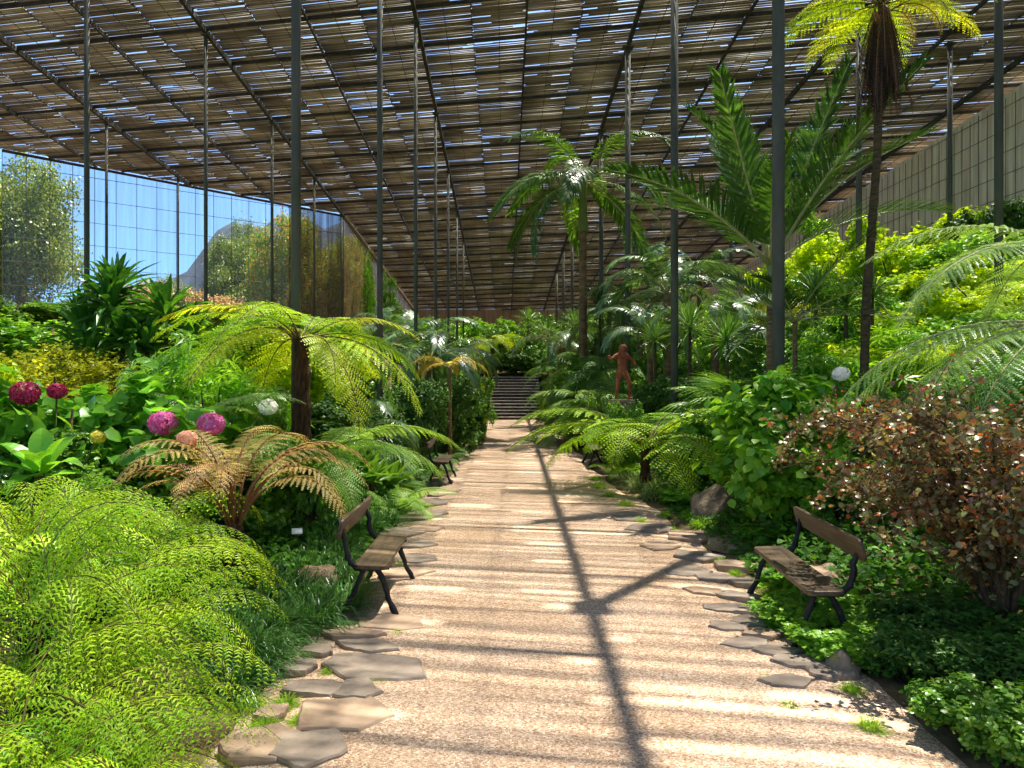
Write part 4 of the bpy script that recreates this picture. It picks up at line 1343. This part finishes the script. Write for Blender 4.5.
for i, (a, k) in enumerate(((10, 1.0), (-25, .9), (30, .8))):
    mw = Matrix.Translation(top + Vector((.1, 0, -.1))) @ Matrix.Rotation(rad(a), 4, 'Z') @ Matrix.Rotation(rad(52), 4, 'Y') @ Matrix.Scale(.72 * k, 4)
    o = frond_obj('withered_frond', fronds('copper')[i], t, mw); o['label'] = 'orange-brown withered frond'

# --- palms on the right half
d = 13.4
x0 = wx(771, d)
palm(x0, d, wz(262, d) - G(x0, d), 'palm_upright', 'large spreading palm with stiff upright dark fronds behind the thick post', 14, 1.0, .075, (-16, 22), .7)
d = 27.0
x0 = wx(583, d)
palm(x0, d, wz(180, d) - G(x0, d), 'palm_tall', 'tall feather palm with arching fronds rising above everything near the middle', 17, 1.38, .095, (-36, 24), 1.8)
for px, pc, dd, s, n, lb in ((668, 262, 22, 1.25, 14, 'silvery palm with curling fronds just behind the second thick post'),
                             (715, 300, 19, 1.05, 12, 'silvery palm with one long pale frond reaching to the spreading palm trunk'),
                             (640, 285, 26, 1.2, 13, 'silvery palm between the slim posts, behind the rust-brown figure'),
                             (700, 250, 27, 1.15, 13, 'silvery palm farther back whose curled tips catch the light'),
                             (612, 300, 30, 1.2, 13, 'dark feathery palm below the tall feather palm'),
                             (560, 318, 34, 1.25, 13, 'dark feathery palm to the side of the tall palm trunk'),
                             (650, 310, 20, .85, 11, 'small silvery palm low behind the rust-brown figure')):
    x0 = wx(px, dd)
    palm(x0, dd, max(.3, wz(pc + 30, dd) - G(x0, dd)), 'palm_silver', lb, n, s, .09, (-22, 16))
d = 12.6
x0 = wx(795, d)
palm(x0, d, max(.3, wz(318, d) - G(x0, d)), 'palm_upright', 'smaller dark palm at the foot of the spreading palm', 9, .55, .07, (-52, 0))
# fan palm, yuccas and spiky plants
def fan_palm(x, y, label, n, s):
    t = thing('fan_palm', label, 'palm', (x, y, G(x, y)), U(0, 6), s)
    for i in range(n):
        a = i * 2.39996
        mw = Matrix.Translation((.04 * math.cos(a), .04 * math.sin(a), .25)) @ Matrix.Rotation(a, 4, 'Z') @ Matrix.Rotation(-rad(lerp(48, -5, i / n)), 4, 'Y')
        obj('fan_leaf', rosette('fan')[i % 2], t, mw=mw)
    obj('trunk', trunk_mesh('fan_trunk', [(0, 0, -.1), (0, 0, .15), (0, 0, .3)], .1, .08, M['fern_trunk'], shag=.15), t)
    return t
fan_palm(wx(735, 14.8), 14.8, 'bright green fan palm in front of the spreading palm trunk', 14, 1.25)
for px, py, dd, s, k, lb in ((690, 322, 17.5, 1.2, 'yucca', 'spiky pale yucca in front of the second thick post'), (727, 335, 16.2, 1.05, 'yucca', 'spiky yellow-green yucca beside the fan palm'),
                             (600, 302, 27, 1.5, 'spiky_dark', 'dark spiky yucca on a stem near the tall palm trunk'), (622, 318, 24, 1.2, 'spiky_dark', 'dark spiky yucca behind the rust-brown figure'),
                             (528, 318, 47, 1.5, 'yucca', 'spiky yucca on a stem above the stairs, next to the tan end wall'), (548, 330, 43, 1.4, 'yucca', 'spiky green yucca beside the top of the stairs'),
                             (575, 322, 38, 1.5, 'yucca', 'spiky yucca behind the great fern mound'), (655, 335, 19, 1.0, 'yucca', 'low yucca between the posts and the rust-brown figure'),
                             (816, 290, 16, 1.05, 'spiky_dark', 'thin-leaved dracaena behind the tall slender tree fern trunk'), (846, 300, 15, 1.0, 'spiky_dark', 'drooping thin-leaved dracaena beside the tall slender trunk'),
                             (872, 292, 14.5, .9, 'spiky_dark', 'thin-leaved dracaena just past the tall slender trunk')):
    x0 = wx(px, dd)
    cane_plant(x0, dd, [(0, 0, max(.2, wz(py, dd) - G(x0, dd)), s)], k, lb, 'yucca', 'yucca')

# --- great fern mound by the stairs
lab = 'arching fern in the great green mound between stairs and rust-brown figure'
for px, pc, dd, s in ((565, 400, 25, 1.4), (588, 402, 23.5, 1.5), (606, 400, 22, 1.3), (572, 374, 26, 1.6), (600, 366, 25, 1.7), (562, 374, 30, 1.5), (618, 380, 23, 1.4), (585, 352, 25.8, 1.7), (610, 352, 25.5, 1.6), (553, 400, 31, 1.3), (600, 386, 21.5, 1.3), (576, 388, 24, 1.4), (560, 352, 32, 1.5)):
    x0 = max(2.45, wx(px, dd)); z = max(G(x0, dd), wz(pc + 26, dd))
    t = thing('fern', lab, 'fern', (x0, dd, G(x0, dd)), U(0, 6), s, 'ferns of the great mound')
    h = (z - G(x0, dd)) / s
    if h > .1: obj('trunk', trunk_mesh('fern_trunk', [(0, 0, -.1), (0, 0, h * .5), (0, 0, h)], .07, .06, M['fern_trunk'], shag=.15), t)
    put_fronds(t, 'deep' if random.random() < .6 else 'tree_green', 13, h, (-14, 14), (.85, 1.1))
bush(590, 362, 25.2, 80, 'lance', 'leafy shrub grown through with ferns in the great green mound')
bush(622, 394, 15.6, 44, 'small', 'small-leaved shrub hiding the plinth of the rust-brown figure')
bush(606, 384, 18.6, 40, 'mid', 'leafy green shrub between the rust-brown figure and the fern mound')
bush(600, 318, 29.5, 60, 'lance_dark', 'dark spiky-leaved shrub at the trunk of the tall feather palm')
bush(548, 388, 33, 24, 'lime', 'lime shrub leaning over the stairs from the fern mound')
bush(640, 395, 20.5, 60, 'dark', 'dark shrub just below the rust-brown figure')
bush(672, 372, 18.5, 70, 'dark', 'dark leafy shrub beside the rust-brown figure')
bush(715, 372, 16.5, 80, 'dark', 'dark shrub under the yuccas')
bush(755, 375, 14.6, 70, 'lance_dark', 'dark grassy shrub at the foot of the spreading palm')
bush(700, 395, 15.4, 70, 'mid', 'green shrub above the fan-shaped fern frond')
bush(640, 350, 24, 70, 'mid', 'green shrub behind the rust-brown figure')
bush(680, 345, 23, 70, 'mid', 'green shrub between two thick posts')
bush(720, 300, 25, 70, 'fresh', 'green shrub behind the silvery palms')
bush(765, 320, 19, 60, 'mid', 'green shrub seen past the spreading palm trunk')
bush(690, 300, 30, 80, 'mid', 'tall green shrub on the slope behind the silvery palms')
bush(740, 285, 30, 80, 'mid', 'tall shrub on the slope behind the spreading palm')
bush(640, 325, 34, 70, 'mid', 'green shrub deep in the garden behind the posts')
bush(590, 335, 40, 60, 'dark', 'dark shrub deep behind the fern mound')

# --- far end
bush(512, 346, 46, 60, 'lance_dark', 'dark glossy shrub at the head of the stairs')
bush(540, 345, 45.5, 40, 'lance', 'leafy shrub at the head of the stairs beside the yuccas')
bush(487, 348, 45.5, 36, 'mid', 'shrub at the head of the stairs near the yellow tree fern')
x0 = wx(492, 45.6); tree_fern(x0, 45.6, 2.2, 'tree_yellow', 'small yellowish tree fern at the head of the stairs', 12, 1.25, .12, (-22, 6))
bush(470, 322, 50, 50, 'fresh', 'bright shrub below the tan end wall')
bush(505, 326, 54, 44, 'mid', 'green shrub right under the tan end wall')
bush(535, 322, 56, 50, 'mid', 'green shrub far behind the stairs')
bush(565, 318, 52, 50, 'mid', 'green shrub far behind the fern mound')
bush(440, 318, 46, 60, 'mid', 'dark green shrub near the corner wall behind the silvery palms')
bush(410, 315, 42, 50, 'fresh', 'green shrub along the wall behind the slim posts')
bush(605, 310, 48, 60, 'mid', 'green shrub far back behind the tall palm')
bush(650, 300, 46, 60, 'mid', 'green shrub far back between the posts')
bush(455, 335, 38, 50, 'dark', 'dark shrub beside the silvery palm farther back')

bush(445, 312, 60, 50, 'mid', 'green shrub far back at the corner of the tan end wall')
bush(485, 313, 62, 60, 'fresh', 'pale shrub hiding the foot of the tan end wall')
bush(540, 312, 64, 60, 'mid', 'shrub at the foot of the tan end wall behind the yuccas')
bush(590, 308, 62, 60, 'dark', 'dark shrub at the foot of the tan end wall behind the tall palm')
# --- bright slope
i = 0
slope = [(800, 245, 26, 90, 'lime'), (830, 262, 22, 80, 'mid'), (900, 228, 22, 110, 'lime'), (940, 218, 24, 100, 'lime'), (870, 245, 24, 90, 'lime'),
         (985, 225, 20, 110, 'fresh'), (1000, 196, 22.5, 80, 'dark'), (972, 208, 25, 80, 'mid'), (905, 262, 18, 110, 'lime'), (950, 262, 17, 110, 'lime'),
         (1000, 268, 15, 110, 'lime'), (880, 285, 17, 90, 'fresh'), (925, 298, 15, 110, 'lime'), (970, 308, 13.5, 110, 'fresh'), (1015, 320, 12, 110, 'mid'),
         (850, 305, 18, 90, 'mid'), (820, 300, 20, 80, 'olive'), (795, 285, 22, 70, 'olive'), (790, 315, 17.5, 70, 'mid'), (765, 262, 30, 70, 'lime'),
         (815, 205, 33, 46, 'fresh'), (860, 225, 31, 70, 'lime'), (1040, 255, 17, 90, 'lime'), (900, 320, 14, 90, 'palmate'), (860, 338, 13, 90, 'palmate_lime'),
         (820, 352, 12.6, 80, 'palmate'), (905, 350, 12, 90, 'palmate'), (950, 338, 11.5, 90, 'palmate_lime'), (790, 345, 14, 60, 'dark'), (840, 330, 14.6, 70, 'palmate'),
         (985, 355, 10.5, 100, 'mid'), (930, 372, 9.6, 90, 'mid'), (1030, 350, 9.5, 110, 'fresh'), (880, 372, 10.4, 70, 'mid'), (1020, 430, 7.6, 130, 'mid'), (960, 430, 8.0, 110, 'mid'), (900, 440, 8.3, 100, 'mid')]
desc = {'lime': 'brilliant lime-yellow shrub', 'mid': 'mid-green shrub', 'fresh': 'fresh green shrub', 'dark': 'dark green shrub', 'olive': 'olive-tinted shrub', 'palmate': 'lobed-leaf shrub', 'palmate_lime': 'yellowish lobed-leaf shrub'}
spot = ['beside the palm fronds at the top edge of the slope', 'below the palm fronds on the slope', 'highest on the slope against the boards', 'high on the slope beneath the far thin post', 'on the slope just past the tall slender trunk',
        'high on the slope under the white boards', 'at the top corner of the slope', 'along the foot of the boarded wall', 'halfway up the slope behind the pale frond', 'in the middle of the slope beyond the pale frond',
        'behind the tip of the large pale frond', 'next to the tall slender trunk', 'below the arching pale frond', 'under the pale tree fern crown', 'beside the pale tree fern trunk',
        'just past the thin-leaved dracaenas', 'behind the thin-leaved dracaenas', 'between spreading palm and slope', 'behind the white hydrangea flower, farther up', 'at the far end of the slope behind the spreading palm',
        'standing upright at the far end of the boards', 'far along the boarded wall', 'at the edge of the slope above the pale fern', 'low on the slope above the copper shrub', 'to the near side of the tall slender trunk base',
        'directly behind the white hydrangea flower', 'above the top twigs of the copper shrub', 'low on the slope by the drooping pale fronds', 'in shade behind the hydrangea', 'at the base of the tall slender trunk',
        'under the drooping pale fronds', 'in the shade behind the copper shrub', 'beneath the two pale tree ferns', 'between white hydrangea and copper shrub', 'at the outer edge behind the copper shrub', 'hidden low behind the copper shrub', 'low between hydrangea and copper shrub']
for (px, py, dd, w, k), sp in zip(slope, spot):
    bush(px, py, dd, w * 1.15, k, desc[k] + ' ' + sp)

# --- undergrowth that nobody could count, in the gaps of the beds
def undergrowth(name, n, region, size, mat, label, seed):
    rng = np.random.default_rng(seed)
    P = []
    while len(P) < n:
        x, y = region(rng)
        P.append((x, y, G(x, y) + rng.uniform(.0, .22) * min(1.0, max(.1, min(abs(x + 1.3), abs(x - 2.3)) * 1.2))))
    P = np.array(P)
    V, L, S = scatter_leaves(P, np.tile([0, 0, 1.0], (n, 1)), size, LEAF_OVAL, rng, .45, .5)
    o = obj(name, np_mesh(name, V, L, S, M[mat]))
    tag(o, label, 'undergrowth', None, 'stuff')
undergrowth('undergrowth', 26000, lambda r: (-1.5 - abs(r.normal(0, 2.6)), 5.5 + abs(r.normal(0, 9))), .075, 'leaf_under', 'low leafy undergrowth covering the soil on the netted side', 1)
undergrowth('undergrowth', 26000, lambda r: (2.5 + abs(r.normal(0, 3.6)), 4.6 + abs(r.normal(0, 9))), .075, 'leaf_under', 'low leafy undergrowth covering the soil on the boarded wall side', 2)
undergrowth('undergrowth', 9000, lambda r: (r.uniform(-9, 16), r.uniform(30, 72)) if r.random() < 2 else 0, .22, 'leaf_mid', 'leafy undergrowth on the ground around the far stairs', 3) if False else None

# --- figure
def garden_figure(x, y, z, h, label):
    me = bpy.data.meshes.new('garden_figure')
    k = h / 1.6
    J = {'pel': (0, 0, .82), 'spi': (.01, 0, 1.05), 'che': (0, 0, 1.25), 'nek': (.01, 0, 1.38), 'hd': (.02, -.02, 1.50), 'top': (.02, -.02, 1.60),
         'ls': (-.17, 0, 1.28), 'le': (-.33, -.05, 1.16), 'lh': (-.46, -.14, 1.26), 'rs': (.17, 0, 1.28), 're': (.31, -.06, 1.10), 'rh': (.36, -.18, .98),
         'lhip': (-.09, 0, .78), 'lk': (-.15, -.05, .42), 'la': (-.17, .03, .06), 'lf': (-.2, -.12, .03),
         'rhip': (.09, 0, .78), 'rk': (.2, -.10, .46), 'ra': (.24, .06, .08), 'rf': (.28, -.08, .03)}
    R = {'pel': .12, 'spi': .105, 'che': .13, 'nek': .075, 'hd': .13, 'top': .07, 'ls': .06, 'le': .045, 'lh': .04, 'rs': .06, 're': .045, 'rh': .04,
         'lhip': .085, 'lk': .06, 'la': .045, 'lf': .035, 'rhip': .085, 'rk': .06, 'ra': .045, 'rf': .035}
    E = [('pel', 'spi'), ('spi', 'che'), ('che', 'nek'), ('nek', 'hd'), ('hd', 'top'), ('che', 'ls'), ('ls', 'le'), ('le', 'lh'), ('che', 'rs'), ('rs', 're'), ('re', 'rh'),
         ('pel', 'lhip'), ('lhip', 'lk'), ('lk', 'la'), ('la', 'lf'), ('pel', 'rhip'), ('rhip', 'rk'), ('rk', 'ra'), ('ra', 'rf')]
    ks = list(J)
    me.from_pydata([tuple(c * k for c in J[q]) for q in ks], [(ks.index(a), ks.index(b)) for a, b in E], [])
    me.materials.append(M['figure'])
    o = obj('garden_figure', me, None, (x, y, z), (0, 0, rad(12)))
    m = o.modifiers.new('skin', 'SKIN'); m.use_smooth_shade = True
    for i, q in enumerate(ks):
        me.skin_vertices[0].data[i].radius = (R[q] * k * 1.05, R[q] * k * 1.05)
        me.skin_vertices[0].data[i].use_root = q == 'pel'
    s_ = o.modifiers.new('sub', 'SUBSURF'); s_.levels = 2; s_.render_levels = 2
    return tag(o, label, 'statue')
d = 17.0
x0 = wx(622, d)
zf = wz(400, d)
garden_figure(x0, d, zf, wz(344, d) - zf, 'rust-brown weathered figure standing on a plinth among the ferns')
import bmesh
mb = MB(); zg = G(x0, d)
mb.box((0, 0, (zf - zg) / 2 - .05), (.42, .42, zf - zg + .1)); mb.box((0, 0, zf - zg - .03), (.52, .52, .07))
o = obj('plinth', mb.mesh('plinth', M['boulder']), None, (x0, d, zg)); tag(o, 'rough stone plinth under the rust-brown figure', 'plinth')

# --- little plant label on a stake
d = 8.0
x0 = wx(297, d); zg = G(x0, d)
t = thing('plant_sign', 'small white plant sign on a thin stake between copper fern and near bench', 'sign', (x0, d, zg), rad(20))
mb = MB(); mb.tube([(0, 0, -.05), (0, 0, .24)], .006, 6); obj('stake', mb.mesh('stake', M['steel']), t)
mb = MB(); mb.box((0, 0, 0), (.11, .008, .075)); obj('plate', mb.mesh('plate', M['white_plate']), t, (0, -.01, .26), (rad(-50), 0, 0))

# ================================================================== OUTSIDE
def outside_tree(x, y, zb, h, w, kind, label, tr=.35):
    f, st = bush_meshes(kind)[int(abs(x)) % 3]
    t = thing('tree', label, 'tree', (x, y, zb), U(0, 6))
    obj('trunk', trunk_mesh('tree_trunk', [(0, 0, -.3), (.1, 0, h * .3), (0, 0, h * .55)], tr, tr * .5, M['bark'], shag=.08), t)
    obj('crown', f, t, (0, 0, h * .12), None, (w, w, h * .95))
    return t
def otree(px, ytop, d, wpx, kind, label, zb=3.5):
    h = wz(ytop, d) - zb
    outside_tree(wx(px, d), d, zb, h, wpx / F * d, kind, label)
otree(22, 148, 46, 150, 'tree', 'big dense tree outside the netting, before the sky')
otree(-50, 150, 44, 160, 'tree', 'big tree at the very edge outside the netting')
otree(238, 226, 62, 90, 'tree', 'broad green tree outside the netting below the mountain')
otree(290, 205, 58, 90, 'flower_tree', 'tree with orange blossom outside the netting')
otree(330, 212, 60, 80, 'flower_tree', 'tree with orange and yellow blossom behind the netted corner')
otree(262, 216, 66, 70, 'tree', 'green tree outside between the mountain and the orange blossom')
otree(175, 272, 56, 70, 'tree', 'small tree outside the netting under open sky')
otree(215, 280, 52, 70, 'pinkish', 'pinkish shrub-like tree outside the netting')
otree(150, 283, 53, 60, 'pinkish', 'pinkish low tree outside, behind the dracaenas')
otree(350, 225, 64, 60, 'tree', 'olive tree outside behind the corner wall')
otree(115, 280, 60, 60, 'tree', 'low green tree outside at the foot of the blue sky')
# outside ground and far mountain
def outer():
    xs = np.linspace(-160, 6, 30); ys = np.concatenate([np.linspace(34, 90, 16), np.linspace(100, 420, 14)])
    V, L = [], []
    for y in ys:
        for x in xs:
            inside = x > left_edge(y) - .6 or y < 32
            z = 3.6 + noise.noise((x * .05, y * .05, 0)) * 1.2
            if inside and y < 78: z = -6
            V.append((x, y, z))
    nx = len(xs)
    for j in range(len(ys) - 1):
        for i in range(nx - 1): L += [j * nx + i, j * nx + i + 1, (j + 1) * nx + i + 1, (j + 1) * nx + i]
    struct('ground_outside', np_mesh('ground_outside', V, L, [4] * (len(L) // 4), M['soil'], smooth=True))
    # mountain ridge with depth
    V, L = [], []
    A = 50; B = 12
    for j in range(B):
        for i in range(A):
            px = -150 + 750 * i / (A - 1)
            dd = 600 + 260 * j / (B - 1)
            k = sstep(140, 245, px)
            top = (lerp(300, 222, k) - 4 * math.sin(px * .09) - 3 * math.sin(px * .23))
            ht = wz(top, dd) * math.sin(PI * (0.06 + .9 * j / (B - 1)) * .56) * (1 + .06 * noise.noise((px * .03, j * .7, 0)))
            V.append((wx(px, dd), dd, ht))
    for j in range(B - 1):
        for i in range(A - 1): L += [j * A + i, j * A + i + 1, (j + 1) * A + i + 1, (j + 1) * A + i]
    struct('mountain', np_mesh('mountain', V, L, [4] * (len(L) // 4), M['hill'], smooth=True))
outer()

# ================================================================== LIGHT AND CAMERA
sun = bpy.data.lights.new('sun', 'SUN')
sun.energy = 18.0; sun.angle = rad(0.53); sun.color = (1.0, .95, .87)
so = bpy.data.objects.new('sun', sun); COL.objects.link(so)
el, = (rad(68),)
hv = Vector((.587, .81, 0)).normalized()
sd = hv * math.cos(el) + Vector((0, 0, math.sin(el)))
so.rotation_euler = sd.to_track_quat('Z', 'Y').to_euler()
so.location = (10, 20, 40)

w = bpy.data.worlds.new('sky'); SC.world = w; w.use_nodes = True
nt = w.node_tree; nt.nodes.clear()
wo = nt.nodes.new('ShaderNodeOutputWorld'); bg = nt.nodes.new('ShaderNodeBackground'); sk = nt.nodes.new('ShaderNodeTexSky')
sk.sky_type = 'NISHITA'; sk.sun_disc = False; sk.sun_elevation = el; sk.sun_rotation = math.atan2(hv.x, hv.y)
sk.air_density = 1.0; sk.dust_density = 0.3; sk.ozone_density = 2.5
bg.inputs['Strength'].default_value = 0.30
tcw = nt.nodes.new('ShaderNodeTexCoord'); sx = nt.nodes.new('ShaderNodeSeparateXYZ'); nt.links.new(tcw.outputs['Generated'], sx.inputs[0])
rpw = nt.nodes.new('ShaderNodeValToRGB')
rpw.color_ramp.elements[0].position = 0.0; rpw.color_ramp.elements[0].color = (.26, .50, .80, 1)
rpw.color_ramp.elements[1].position = .6; rpw.color_ramp.elements[1].color = (1, 1, 1, 1)
nt.links.new(sx.outputs[2], rpw.inputs[0])
mxw = nt.nodes.new('ShaderNodeMix'); mxw.data_type = 'RGBA'; mxw.blend_type = 'MULTIPLY'; mxw.inputs[0].default_value = 1
nt.links.new(sk.outputs[0], mxw.inputs[6]); nt.links.new(rpw.outputs[0], mxw.inputs[7])
nt.links.new(mxw.outputs[2], bg.inputs[0]); nt.links.new(bg.outputs[0], wo.inputs[0])

cam = bpy.data.cameras.new('camera')
cam.sensor_fit = 'HORIZONTAL'; cam.sensor_width = 36; cam.lens = 36 * F / 1024
cam.shift_x = 7 / 1024; cam.clip_end = 3000; cam.clip_start = .05
co = bpy.data.objects.new('camera', cam); COL.objects.link(co)
co.location = (0, 0, EYE); co.rotation_euler = (rad(90), 0, 0)
SC.camera = co

vs = SC.view_settings
SC.display_settings.display_device = 'sRGB'
vs.view_transform = 'Standard'; vs.look = 'None'; vs.exposure = 0.22; vs.gamma = 1.0; vs.use_curve_mapping = False
cy = SC.cycles
cy.max_bounces = 8; cy.diffuse_bounces = 4; cy.glossy_bounces = 2; cy.transmission_bounces = 4; cy.transparent_max_bounces = 12
cy.use_denoising = True
cy.denoising_prefilter = 'ACCURATE'
